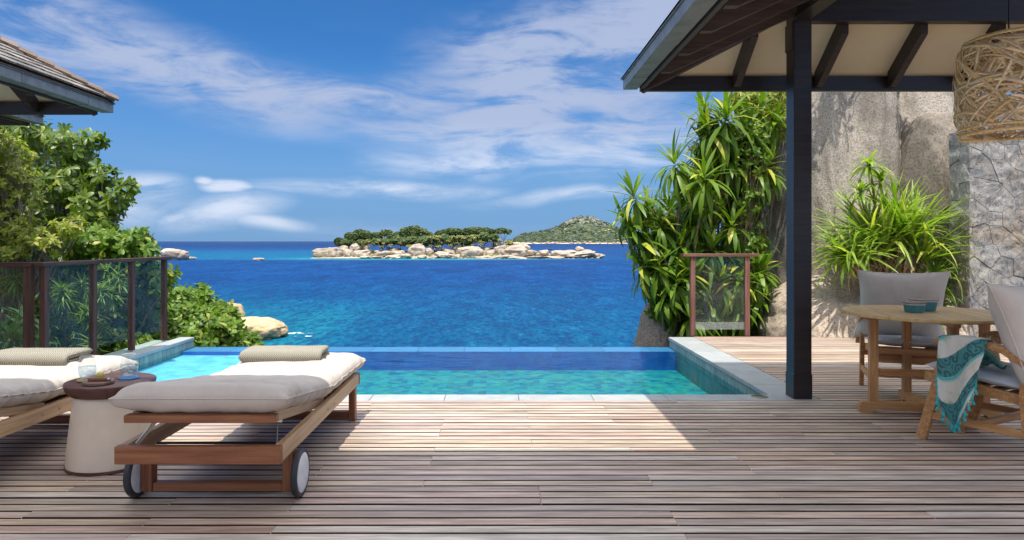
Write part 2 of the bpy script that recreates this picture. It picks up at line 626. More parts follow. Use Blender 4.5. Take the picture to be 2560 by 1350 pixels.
def coping_mat():
    m, nt = new_mat('pale_grey_coping_stone')
    pos = nt.n('ShaderNodeNewGeometry').outputs['Position']
    rnd = nt.n('ShaderNodeObjectInfo').outputs['Random']
    n1 = nt.noise(pos, 6, 6, .65)
    c = nt.mix(nt.smooth(n1, .3, .75), (.34, .355, .345), (.27, .285, .285))
    c = nt.n('ShaderNodeHueSaturation', {'Value': nt.m('ADD', .93, nt.m('MULTIPLY', rnd, .14)), 'Color': c}).outputs[0]
    p = principled(nt, c, .55, nt.bump(nt.noise(pos, 90, 4, .7), .12, .002), .4)
    out(nt, p.outputs[0])
    return m


def pooltile_mat(name, ca, cb, cc, scale=9.0, grout=(.10, .16, .15)):
    m, nt = new_mat(name)
    pos = nt.n('ShaderNodeNewGeometry').outputs['Position']
    rnd = nt.n('ShaderNodeObjectInfo').outputs['Random']
    vor = nt.n('ShaderNodeTexWhiteNoise', {0: nt.vm('FLOOR', nt.mapping(pos, (scale, scale, scale)))}, noise_dimensions='3D').outputs[0]
    n1 = nt.noise(pos, 7, 5, .65)
    c = nt.mix(vor, ca, cb)
    c = nt.mix(nt.m('MULTIPLY', nt.smooth(n1, .4, .75), .7), c, cc)
    c = nt.n('ShaderNodeHueSaturation', {'Value': nt.m('ADD', .85, nt.m('MULTIPLY', rnd, .3)), 'Color': c}).outputs[0]
    p = principled(nt, c, .5, None, .4)
    out(nt, p.outputs[0])
    return m


M['coping'] = coping_mat()
M['walltile'] = pooltile_mat('green_stone_wall_tile', (.17, .235, .215), (.24, .31, .28), (.30, .35, .31), .01)
M['pooltile'] = pooltile_mat('turquoise_pool_tile', (.003, .085, .13), (.014, .22, .22), (.10, .30, .13), 13.0)
M['deepwall'] = pooltile_mat('sky_reflection_wall_tile', (.002, .07, .30), (.003, .105, .40), (.01, .14, .36), 9.0)  # blue of the reflected sky put into the far wall's colour
M['shelftile'] = pooltile_mat('sky_reflection_shelf_tile', (.24, .43, .62), (.40, .60, .78), (.50, .68, .78), 7.0)  # paleness of the mirrored sky put into the shelf tile colour
M['weirtile'] = pooltile_mat('blue_grey_weir_tile', (.13, .21, .37), (.15, .24, .41), (.16, .24, .36), .01)

# ================================================================== SEA AND LAND
SEA = CH - 15.0


def sea_mat():
    m, nt = new_mat('tropical_sea')
    pos = nt.n('ShaderNodeNewGeometry').outputs['Position']
    sp = nt.n('ShaderNodeSeparateXYZ', {0: pos})
    X, Y = sp.outputs[0], sp.outputs[1]
    big = nt.noise(nt.mapping(pos, (.006, .004, 0)), 1, 4, .6, .6)
    mid = nt.noise(nt.mapping(pos, (.05, .02, 0)), 1, 5, .65, .5)
    deep = nt.mix(nt.smooth(mid, .35, .68), (.0015, .034, .130), (.002, .054, .190))
    # shallower water towards the shore in front, and over the reef by the island
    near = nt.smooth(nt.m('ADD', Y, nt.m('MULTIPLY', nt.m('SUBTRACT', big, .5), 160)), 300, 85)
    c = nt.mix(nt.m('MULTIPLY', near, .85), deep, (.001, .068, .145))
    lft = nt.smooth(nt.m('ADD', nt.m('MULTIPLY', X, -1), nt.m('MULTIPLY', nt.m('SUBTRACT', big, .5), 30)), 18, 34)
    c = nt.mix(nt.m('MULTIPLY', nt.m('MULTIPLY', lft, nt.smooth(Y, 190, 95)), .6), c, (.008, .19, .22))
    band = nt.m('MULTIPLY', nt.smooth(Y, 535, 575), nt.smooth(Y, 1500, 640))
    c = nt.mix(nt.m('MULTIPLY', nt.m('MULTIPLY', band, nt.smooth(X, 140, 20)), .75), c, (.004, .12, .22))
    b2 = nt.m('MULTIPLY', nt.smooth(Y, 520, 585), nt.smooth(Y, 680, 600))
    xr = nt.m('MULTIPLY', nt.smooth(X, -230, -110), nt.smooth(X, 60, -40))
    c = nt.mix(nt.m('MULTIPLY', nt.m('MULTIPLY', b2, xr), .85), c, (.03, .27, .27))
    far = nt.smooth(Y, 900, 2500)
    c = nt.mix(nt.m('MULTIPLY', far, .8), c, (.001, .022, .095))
    w1 = nt.noise(nt.mapping(pos, (1.1, .38, .3), rot=(0, 0, .15)), 1, 5, .68, .4)
    w2 = nt.noise(nt.mapping(pos, (.35, .10, .1), rot=(0, 0, -.10)), 1, 7, .75, .5)
    nm = nt.bump(nt.m('ADD', w1, nt.m('MULTIPLY', w2, 2.0)), 1.0, 0.7)
    wv = nt.m('ADD', nt.m('MULTIPLY', w1, .5), nt.m('MULTIPLY', w2, .5))
    c = nt.mix(nt.m('MULTIPLY', nt.smooth(wv, .46, .56), .60), c, (.0008, .018, .085))  # ripple shading put into the water colour, dark and pale
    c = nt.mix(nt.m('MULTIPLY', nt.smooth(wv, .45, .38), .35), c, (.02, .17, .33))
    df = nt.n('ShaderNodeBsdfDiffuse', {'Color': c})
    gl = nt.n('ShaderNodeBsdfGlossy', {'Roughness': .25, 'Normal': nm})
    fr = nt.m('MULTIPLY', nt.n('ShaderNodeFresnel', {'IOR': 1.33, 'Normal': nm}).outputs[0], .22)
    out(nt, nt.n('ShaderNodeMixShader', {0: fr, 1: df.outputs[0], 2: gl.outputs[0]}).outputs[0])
    return m


S = 60000
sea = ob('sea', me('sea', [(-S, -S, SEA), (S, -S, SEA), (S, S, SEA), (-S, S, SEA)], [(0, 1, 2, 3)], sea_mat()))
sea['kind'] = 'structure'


def terrain_h(x, y):
    # hillside under the villa: level under the deck, then falling steeply to the shore
    edge = 9.4
    d = max(0.0, y - edge)
    z = -.6 - 0.42 * d
    if x < -9:
        z += min(5.5, (-9 - x) * .30) * math.exp(-max(0, y - 40) / 35)
    if x > 3:
        z += min(1.5, (x - 3) * .5) * min(1, d / 2.5) * math.exp(-d / 10)
    z += .5 * mnoise.noise(Vector((x * .13, y * .13, 0))) * min(1, d / 3)
    return max(z, SEA - 4)


m_ground, nt = new_mat('hillside_soil')
tc = nt.n('ShaderNodeNewGeometry').outputs['Position']
c = nt.mix(nt.smooth(nt.noise(tc, 2, 6, .65), .35, .65), (.035, .055, .015), (.10, .08, .045))
out(nt, principled(nt, c, .95, nt.bump(nt.noise(tc, 8, 5, .7), 1, .1), .1).outputs[0])
xs = np.concatenate((np.linspace(-70, -14, 22), np.linspace(-12, 14, 40), np.linspace(16, 60, 14)))
ys = np.concatenate((np.linspace(-30, 8, 8), np.linspace(9.2, 30, 42), np.linspace(32, 130, 34)))
V = [(x, y, terrain_h(x, y)) for y in ys for x in xs]
nx = len(xs)
Q = [(j * nx + i, j * nx + i + 1, (j + 1) * nx + i + 1, (j + 1) * nx + i) for j in range(len(ys) - 1) for i in range(nx - 1)]
g = ob('hillside_ground', me('hillside_ground', V, Q, m_ground, True))
g['kind'] = 'structure'

# ------------------------------------------------------------------ boulders
def ico(sub):
    bm = bmesh.new()
    bmesh.ops.create_icosphere(bm, subdivisions=sub, radius=1)
    v = np.array([x.co[:] for x in bm.verts])
    f = np.array([[q.index for q in x.verts] for x in bm.faces])
    bm.free()
    return v, f


ICO = {k: ico(k) for k in (2, 3, 4, 5, 6)}


def boulder_mesh(name, sub, mat, seed=0, amp=.22, freq=1.3, square=.75, detail=.05, cracks=0.0, fine=0.0):
    v, f = ICO[sub]
    v = v.copy()
    s = np.sign(v) * np.abs(v) ** square
    s /= np.linalg.norm(s, axis=1)[:, None] ** .35
    o = Vector((seed * 3.7, seed * 1.9, seed * 5.1))
    res = []
    for p, q in zip(v, s):
        pv = Vector(p)
        k = 1 + amp * mnoise.noise(pv * freq + o) + amp * .5 * mnoise.noise(pv * freq * 2.3 + o) + detail * mnoise.fractal(pv * freq * 5 + o, 1.0, 2.0, 4)
        if cracks:
            k -= cracks * max(0, .10 - abs(mnoise.noise(pv * 1.15 + o * 1.7))) / .10
        if fine:
            k += fine * mnoise.fractal(pv * freq * 22 + o, 1.0, 2.0, 2)
        res.append(q * k)
    return np_mesh(name, np.array(res), f, mat, True)


def tri_mesh(name, v, f, mat):
    return np_mesh(name, v, f, mat, True)


# ------------------------------------------------------------------ the boulder island (615 m off)
YI = 610.0
K = YI / F
isl = struct('boulder_island', (0, YI, SEA))
MB = [boulder_mesh('boulder', 4, M['granite_far'], s, .26, 1.2, .66, .05, .16) for s in range(7)]
# the low core of the island under its trees
prof = [(800, 0), (830, 8), (870, 22), (920, 26), (960, 16), (1000, 20), (1050, 26), (1100, 24), (1160, 30), (1200, 34), (1250, 32), (1290, 24), (1330, 8), (1350, 2), (1400, 4), (1450, 6), (1500, 1)]
V = []
for px in np.linspace(795, 1500, 90):
    hh = np.interp(px, [p[0] for p in prof], [p[1] for p in prof]) * K * .8
    for j, yy in enumerate(np.linspace(-22, 70, 14)):
        s = math.sin(math.pi * min(1, (j + .001) / 13)) ** .6
        V.append(((px - 1250) * K * (1 + yy / YI), yy, -1 + (hh + 1) * s + .8 * mnoise.noise(Vector((px * .1, yy * .1, 3)))))
Q = [(i * 14 + j, i * 14 + j + 1, (i + 1) * 14 + j + 1, (i + 1) * 14 + j) for i in range(89) for j in range(13)]
m_isl, nt = new_mat('island_soil')
tc = nt.n('ShaderNodeNewGeometry').outputs['Position']
c = nt.mix(nt.smooth(nt.noise(tc, .25, 5, .6), .45, .6), (.08, .09, .03), (.42, .35, .26))
out(nt, principled(nt, c, .9, None, .1).outputs[0])
ob('island_ground', me('island_ground', V, Q, m_isl, True), isl)
# sandy spit at the left end
box_s = [((px - 1250) * K, yy, z) for px, yy, z in ((790, -20, .3), (860, -24, .5), (975, -23, .5), (975, -8, 1.6), (860, -5, 2.4), (800, -8, .9))]
ob('sand_spit', me('sand_spit', box_s, [(0, 1, 2, 3, 4, 5)], flat_mat('pale_sand', (.75, .68, .55), .9, .2)), isl)
bl = [  # centre px, base py, width, height, depth row (m in front of the core)
    (814, 641, 46, 22, -8), (803, 640, 20, 12, -12), (845, 642, 34, 26, -10), (864, 640, 20, 26, -6), (864, 617, 15, 9, 10), (886, 630, 28, 22, 4),
    (893, 612, 14, 7, 14), (880, 641, 18, 18, -12), (910, 626, 16, 12, 6), (911, 641, 38, 18, -12), (905, 618, 14, 8, 10), (966, 641, 38, 13, -12), (945, 633, 18, 8, 0),
    (989, 630, 22, 12, 2), (972, 625, 14, 7, 6), (1000, 638, 28, 13, -10), (992, 645, 36, 9, -18), (1046, 642, 42, 32, -8), (1022, 645, 24, 11, -18), (1075, 639, 21, 20, -8),
    (1061, 645, 22, 8, -18), (1111, 644, 36, 16, -14), (1130, 634, 36, 12, -4), (1161, 640, 32, 26, -8), (1135, 645, 34, 9, -18), (1180, 643, 46, 28, -12), (1204, 640, 24, 16, -6),
    (1227, 638, 26, 14, -6), (1217, 630, 20, 12, 2), (1254, 640, 28, 30, -8), (1240, 616, 14, 12, 12), (1288, 641, 60, 28, -10), (1297, 628, 42, 24, 0), (1326, 637, 30, 12, -6),
    (1358, 637, 23, 13, -6), (1343, 638, 16, 6, -6), (1372, 639, 14, 6, -6), (1410, 641, 60, 17, -8), (1449, 641, 64, 14, -8), (1447, 628, 17, 12, -6), (1488, 642, 30, 9, -8),
    (1500, 642, 14, 5, -12), (1196, 601, 12, 10, 20), (1206, 603, 10, 10, 20), (1190, 640, 20, 14, -10), (1270, 628, 22, 16, 2), (1400, 634, 24, 8, -4), (1425, 634, 26, 9, -4),
    (930, 645, 30, 6, -18), (955, 645, 26, 5, -18), (1085, 646, 26, 6, -18), (1210, 646, 40, 7, -18), (1250, 646, 44, 7, -18), (1290, 646, 44, 7, -18), (1340, 645, 50, 5, -16), (1385, 645, 40, 5, -16)]
for i, (px, py, ww, hh, dy) in enumerate(bl):
    b = ob('boulder', MB[i % 7], isl)
    b.location = ((px - 1250) * K, dy, (CH + (603 - py) / F * (YI + dy) - SEA) + hh * K * .36)
    b.scale = (ww * K * .56, ww * K * .42 + 2, hh * K * .56)
    b.rotation_euler = (random.uniform(-.12, .12), random.uniform(-.18, .18), random.uniform(-.4, .4))
for i in range(170):
    px = random.uniform(800, 1500)
    top = np.interp(px, [p[0] for p in prof], [p[1] for p in prof])
    f = random.random()
    dy = -20 + 30 * f
    b = ob('boulder', MB[i % 7], isl)
    s = random.uniform(2.5, 9) * K
    b.location = ((px - 1250) * K, dy, f * top * K * .75 + s * .05)
    b.scale = (s * .6, s * .5, s * random.uniform(.28, .45))
    b.rotation_euler = (0, random.uniform(-.3, .3), random.uniform(-1, 1))
m_foam, nt = new_mat('white_foam')
tc = nt.n('ShaderNodeNewGeometry').outputs['Position']
fn = nt.smooth(nt.noise(tc, .9, 5, .7), .48, .60)
out(nt, nt.n('ShaderNodeMixShader', {0: fn, 1: nt.n('ShaderNodeBsdfTransparent').outputs[0], 2: nt.n('ShaderNodeBsdfDiffuse', {'Color': (.8, .85, .85, 1)}).outputs[0]}).outputs[0])


def foam(cx, cy, rx, ry, seed=0):
    n = 26
    V = [(0, 0, 0)]
    for k in range(n):
        a = 2 * math.pi * k / n
        q = 1 + .3 * mnoise.noise(Vector((math.cos(a) * 2, math.sin(a) * 2, seed)))
        V.append((rx * q * math.cos(a), ry * q * math.sin(a), 0))
    o = ob('sea_foam', me('sea_foam', V, [(0, 1 + k, 1 + (k + 1) % n) for k in range(n)], m_foam), None, (cx, cy, SEA + .05))
    o['kind'] = 'stuff'
    return o


foam(10, YI - 24, 70, 4, 2)

# far hilly island, 4.2 km off
YF = 4200.0
KF = YF / F
far = struct('far_island', (0, YF, SEA))
rp = [(a_, b_ * 1.13) for a_, b_ in [(1262, 0), (1283, 5), (1290, 16), (1310, 25), (1350, 30), (1375, 35), (1400, 43), (1420, 54), (1440, 64), (1455, 68), (1480, 67), (1500, 59), (1530, 48), (1565, 34), (1600, 20), (1640, 8), (1665, 0)]]
NXF, NYF = 260, 60
V = []
for i, px in enumerate(np.linspace(1262, 1665, NXF)):
    hh = np.interp(px, [p[0] for p in rp], [p[1] for p in rp])
    for j in range(NYF):
        t = j / (NYF - 1)
        s = min(1, t / .62)
        z = (s ** 1.1) * hh if t <= .62 else hh * (1 - (t - .62) / .38) ** .8
        x0 = (px - 1250) * KF
        yy = -60 + 900 * t
        z = z * KF * (1 + .10 * mnoise.noise(Vector((px * .05, t * 9, 1))) * s) + 5 * abs(mnoise.noise(Vector((px * .35, t * 26, 5)))) * min(1, s * 6) * min(1, hh / 8)
        V.append((x0 * (1 + yy / YF * .8), yy, z - .5))
Q = [(i * NYF + j, (i + 1) * NYF + j, (i + 1) * NYF + j + 1, i * NYF + j + 1) for i in range(NXF - 1) for j in range(NYF - 1)]
m_far, nt = new_mat('far_island_forest')
tc = nt.n('ShaderNodeNewGeometry').outputs['Position']
n1 = nt.noise(nt.mapping(tc, (1, 1, 1.6)), .035, 6, .7)
n2 = nt.noise(nt.mapping(tc, (1, 1, 1.6)), .012, 5, .65)
c = nt.mix(nt.smooth(n1, .40, .62), (.030, .046, .034), (.085, .108, .052))  # haze grey put into the forest greens
c = nt.mix(nt.m('MULTIPLY', nt.smooth(n2, .52, .66), .8), c, (.12, .135, .055))
rk = nt.noise(nt.mapping(tc, (1, 1, 1.4)), .045, 5, .75)
zz = nt.n('ShaderNodeSeparateXYZ', {0: tc}).outputs[2]
c = nt.mix(nt.smooth(nt.m('ADD', rk, nt.m('MULTIPLY', nt.smooth(zz, 70, 150), .10)), .60, .66), c, (.24, .22, .21))
c = nt.mix(nt.smooth(zz, SEA + 9, SEA + 2), c, (.50, .40, .33))
out(nt, principled(nt, c, .9, None, .1).outputs[0])
ob('forested_slope', np_mesh('forested_slope', V, Q, m_far, True), far)
v2, f2 = ICO[2]
cv, cf = [], []
for k in range(1500):
    px = random.uniform(1275, 1640)
    hh = np.interp(px, [p[0] for p in rp], [p[1] for p in rp])
    t = random.uniform(.03, .64)
    s = min(1, t / .62) ** 1.1
    yy = -60 + 900 * t
    c0 = np.array(((px - 1250) * KF * (1 + yy / YF * .8), yy, s * hh * KF + 1))
    r = random.uniform(3, 8)
    cv.append(v2 * np.array((r, r, r * .8)) * (1 + .25 * rng.standard_normal(len(v2)))[:, None] + c0)
    cf.append(f2 + k * len(v2))
cl = ob('forest_trees', np_mesh('forest_trees', np.concatenate(cv), np.concatenate(cf), m_far, True), far)
cl['kind'] = 'stuff'
MBF = [boulder_mesh('boulder', 2, M['granite_far'], s + 20, .2) for s in range(4)]
for k in range(90):
    px = random.uniform(1300, 1640) if k > 3 else 1382
    hh = np.interp(px, [p[0] for p in rp], [p[1] for p in rp])
    t = abs(random.gauss(0, .05)) if k < 60 else random.uniform(0, .6)
    yy = -60 + 900 * t
    b = ob('boulder', MBF[k % 4], far)
    r = random.uniform(4, 10) if k > 0 else 17
    b.location = ((px - 1250) * KF * (1 + yy / YF), yy - 12, min(1, t / .62) ** 1.1 * hh * KF)
    b.scale = (r, r * .8, r * .55)
ob('beach_sand', me('beach_sand', [((1295 - 1250) * KF, -66, .6), ((1345 - 1250) * KF, -66, .6), ((1345 - 1250) * KF, -40, 3), ((1297 - 1250) * KF, -40, 3)], [(0, 1, 2, 3)], flat_mat('bright_beach_sand', (.8, .74, .62), .9)), far)

# rocks standing in the sea on the left, and the shore rock in front
def sea_rock(label, px, base, ww, hh, seed, mat, sub=4, sq=.75, tilt=0.0, amp=.2, depth=.8, group=None, cracks=.12):
    Y = 15.0 * F / (base - 603)
    k = Y / F
    o = ob('sea_rock', boulder_mesh('sea_rock', sub, mat, seed, amp, 1.2, sq, .05, cracks))
    o.location = ((px - 1250) * k, Y, SEA + hh * k * .40)
    o.scale = (ww * k * .5, ww * k * .5 * depth, hh * k * .62)
    o.rotation_euler = (0, tilt, 0)
    tag(o, label, 'rock', group)
    return o


sea_rock('big pale flat-topped rock standing in the sea near the railing end', 438, 649, 62, 27, 31, M['granite_far'], 4, .6, .10)
sea_rock('low tail rock at the right foot of the big pale sea rock', 470, 648, 44, 6, 32, M['granite_far'])
sea_rock('small pale rock left of the big sea rock, above the handrail', 389, 648, 34, 10, 33, M['granite_far'])
sea_rock('small low rock alone in the open water between big rock and island', 646, 651, 28, 6, 34, M['granite_far'])
sea_rock('smooth tan shore boulder jutting into the water below the bushes', 640, 842, 150, 48, 36, M['granite_shore'], 5, .85, .10, .12, 1.0, None, .05)
sea_rock('brown rock lump at the waterline tip of the shore boulder', 692, 840, 52, 18, 37, M['granite_shore'], 4)
sea_rock('tan boulder up the shore, half hidden behind the bushes', 556, 818, 110, 62, 38, M['granite_shore'], 4)
foam(-32.6, 111, 2.2, 1.0, 4)
foam(-31.2, 107.5, 1.6, .5, 6)

# small boat at anchor
YB = 15.0 * F / (624.5 - 603)
kb = YB / F
boat = thing('motor_boat', 'tiny dark boat at anchor in the channel behind the boulder island', 'boat', ((1376 - 1250) * kb, YB, SEA))
L = 9.0
st = []
for s, wd, zt in ((-1, .75, 1.3), (-.5, 1.0, 1.2), (0, 1.05, 1.2), (.5, .85, 1.45), (.85, .4, 1.8), (1, .04, 2.0)):
    st.append([(s * L / 2, -wd * 1.3, zt), (s * L / 2, -wd * .9, -.3), (s * L / 2, wd * .9, -.3), (s * L / 2, wd * 1.3, zt)])
V = [p for q in st for p in q]
Q = [(i * 4 + j, i * 4 + (j + 1) % 4, (i + 1) * 4 + (j + 1) % 4, (i + 1) * 4 + j) for i in range(5) for j in range(4)]
m_hull = flat_mat('dark_boat_paint', (.10, .11, .13), .5)
ob('hull', me('hull', V, Q + [(3, 2, 1, 0)], m_hull), boat)
box('cabin', boat, (-1.8, -.9, 1.2), (1.4, .9, 2.3), m_hull, .1)
box('canopy_roof', boat, (-2.6, -1.1, 2.7), (1.9, 1.1, 2.85), flat_mat('grey_canopy', (.35, .36, .38), .6), .03)
for x in (-2.4, 1.6):
    bar('canopy_pole', boat, (x, 0, 1.2), (x, 0, 2.7), .1, .1, M['steel'])

# ================================================================== POOL
YN0, YN1, YW, YE = 5.447, 5.66, 8.70, 9.07          # near coping, inner edge, weir, outer edge
XL0, XL1, XR0, XR1 = -4.24, -4.06, 2.242, 2.57
WZ = -.127
pool = struct('swimming_pool')
fl = -.375
ob('pool_floor', me('pool_floor', [(-2.0, YN1, fl), (XR0, YN1, fl), (XR0, YW, fl), (-2.0, YW, fl)], [(0, 1, 2, 3)], M['pooltile']), pool)
ob('shelf_floor', me('shelf_floor', [(XL1, YN1, -.185), (-2.0, YN1, -.185), (-2.0, YW, -.185), (XL1, YW, -.185), (-2.0, YN1, fl), (-2.0, YW, fl)], [(0, 1, 2, 3), (1, 4, 5, 2)], M['shelftile']), pool)
ob('far_wall', me('far_wall', [(-2.0, YW, fl), (XR0, YW, fl), (XR0, YW, -.137), (-2.0, YW, -.137), (XL1, YW, -.185), (XL1, YW, -.137), (-2.0, YW, -.185)],
                  [(0, 1, 2, 3), (4, 6, 3, 5)], M['deepwall']), pool)
x = XL1
k = 0
while x < XR0 - .05:
    x1 = min(x + .60, XR0)
    box('weir_stone', pool, (x + .002, YW + .001, -.20), (x1 - .002, YE, -.137), M['weirtile'], .002)
    x = x1
box('outer_wall', pool, (XL0, YE - .12, -2.5), (XR1, YE - .01, -.21), M['walltile'])
box('end_wall', pool, (XR0 + .02, YN1, -1.2), (XR1 - .02, YE - .002, -.042), M['walltile'])
box('end_wall', pool, (XL0 + .005, 5.3, -1.2), (XL1 - .02, YE - .002, -.042), M['walltile'])
box('near_wall', pool, (XL1, YN0 + .01, -1.2), (XR0, YN1 - .012, -.042), M['walltile'])
# tiles of the side walls, standing upright, and one row lower under water
tw = .105
for (xf, sg) in ((XR0, 1), (XL1, -1)):
    mt_ = box_mesh(.014, tw - .006, .145, M['walltile'], .003)
    ml_ = box_mesh(.012, tw - .006, .19, M['walltile'], .003)
    n = int((YE - YN1) / tw)
    for i in range(n):
        y = YE - .01 - tw * (i + .5)
        ob('wall_tile', mt_, pool, (xf + sg * .012, y, -.118))
        ob('wall_tile', ml_, pool, (xf + sg * .012, y, -.290))


def coping(x0, y0, x1, y1, along):
    box('coping_stone', pool, (x0 + .0015, y0 + .0015, -.042), (x1 - .0015, y1 - .0015, 0.0), M['coping'], .004)


y = YN0
while y < YE - .1:
    y1 = min(y + .60, YE)
    coping(XR0 - .012, y if y > YN0 else YN0, XR1, y1, 1)
    coping(XL0, y, XL1 + .012, y1, 1)
    y = y1
x = XL1 + .012
while x < XR0 - .02:
    x1 = min(x + .60, XR0 - .012)
    coping(x, YN0, x1, YN1, 0)
    x = x1


def poolwater_mat():
    m, nt = new_mat('pool_water')
    pos = nt.n('ShaderNodeNewGeometry').outputs['Position']
    h = nt.noise(nt.mapping(pos, (2.2, 3.6, 1)), 1.0, 3, .55, .5)
    h2 = nt.noise(nt.mapping(pos, (8, 14, 1)), 1.0, 3, .5, .4)
    nm = nt.bump(nt.m('ADD', h, nt.m('MULTIPLY', h2, .22)), .55, .03)
    tr = nt.n('ShaderNodeBsdfTransparent', {'Color': (.52, .88, .96, 1)})
    gl = nt.n('ShaderNodeBsdfGlossy', {'Roughness': .0, 'Normal': nm})
    fr = nt.n('ShaderNodeFresnel', {'IOR': 1.33, 'Normal': nm}).outputs[0]
    out(nt, nt.n('ShaderNodeMixShader', {0: nt.m('MULTIPLY', fr, .60), 1: tr.outputs[0], 2: gl.outputs[0]}).outputs[0])
    return m


pw = ob('pool_water', me('pool_water', [(XL1, YN1 - .01, WZ), (XR0 + .005, YN1 - .01, WZ), (XR0 + .005, YE, WZ), (XL1 - .005, YE, WZ)], [(0, 1, 2, 3)], poolwater_mat()))
pw['kind'] = 'structure'
dc = thing('drain_cover', 'round brushed metal cover set in the coping beside the dark post', 'drain cover', (2.12, 5.575, 0.0))
V, Fc = lathe([(0, .004), (.062, .004), (.066, .0), (.066, -.01)], 32)
ob('ring', me('ring', V, Fc, flat_mat('dull_brass', (.17, .16, .10), .4, .5, .1, 20, 0, .8), True), dc)
V, Fc = lathe([(0, .006), (.045, .006), (.048, .004)], 32)
ob('cap', me('cap', V, Fc, flat_mat('darker_brass', (.10, .10, .07), .4, .5, .1, 20, 0, .8), True), dc)

# ================================================================== DECK
deck = struct('timber_deck')
PITCH, BW = .0825, .0705
rows = []
y = YN0 - .004 - PITCH / 2
while y > 1.6:
    rows.append((y, -6.4 if y < 99 else 0, 6.6))
    y -= PITCH
y = YN0 + PITCH / 2
while y < 9.10:
    rows.append((y, XR1 + .006, 6.6 if y < 8.55 else 5.9))
    y += PITCH
y = YN0 + PITCH / 2
while y < 6.62:
    rows.append((y, -7.0, XL0 - .006))
    y += PITCH
nb = 0
M['deck_edge'] = flat_mat('gap_shade_board_edge', (.022, .012, .010), .8, .1)  # dark reddish board sides; shade of the gaps put into the colour
_dm = {}


def deck_mesh(L, W):
    k_ = (L, W)
    if k_ not in _dm:
        m_ = box_mesh(L, W, .026, M['deck'], .0018).copy()
        m_.materials.append(M['deck_edge'])
        for p_ in m_.polygons:
            if p_.normal.z < .3 and abs(p_.normal.x) < .6:
                p_.material_index = 1
        _dm[k_] = m_
    return _dm[k_]



for (y, x0, x1) in rows:
    x = x0
    first = True
    vis = y < YN0
    while x < x1 - .02:
        ln = random.choice((1.2, 1.8, 2.4, 3.0, 3.6)) if vis else 6
        if first and vis:
            ln = random.choice((.6, 1.2, 1.8, 2.4))
        first = False
        e = min(x + ln, x1)
        if x1 - e < .5:
            e = x1
        b = ob('deck_board', deck_mesh(round(e - x - .0012, 3), BW + random.choice((-.0015, 0, .0015))), deck)
        b.location = ((x + e) / 2, y + random.uniform(-.0012, .0012), -.013 + random.uniform(-.0022, .0006))
        b.rotation_euler = (random.uniform(-.010, .010), 0, random.uniform(-.0007, .0007))
        x = e
        nb += 1
print('boards', nb)
M['joist'] = flat_mat('dark_joist', (.03, .022, .018), .9)
x = -6.3
while x < 6.6:
    box('joist', deck, (x - .03, 1.5, -.16), (x + .03, YN0 - .01, -.031), M['joist'], .002)
    x += .6
box('deck_base', deck, (-7, 1.4, -.30), (6.7, YN0 + .005, -.165), M['joist'])
box('deck_base', deck, (XR1 + .0, YN0 + .01, -.30), (6.7, 9.08, -.031), M['joist'])
box('deck_base', deck, (-7, YN0 + .01, -.30), (XL0 - .003, 6.6, -.031), M['joist'])
box('deck_fascia', deck, (XR1 + .002, 9.11, -.34), (6.0, 9.135, -.002), M['rail'])
box('wall_footing', deck, (XL0 - .35, 6.62, -.8), (XL0 - .003, YE, -.045), M['walltile'])
# floor of the room behind the camera
box('room_floor', deck, (-7, -6, -.2), (6.7, 1.58, -.005), flat_mat('timber_room_floor', (.30, .24, .20), .5), .002)

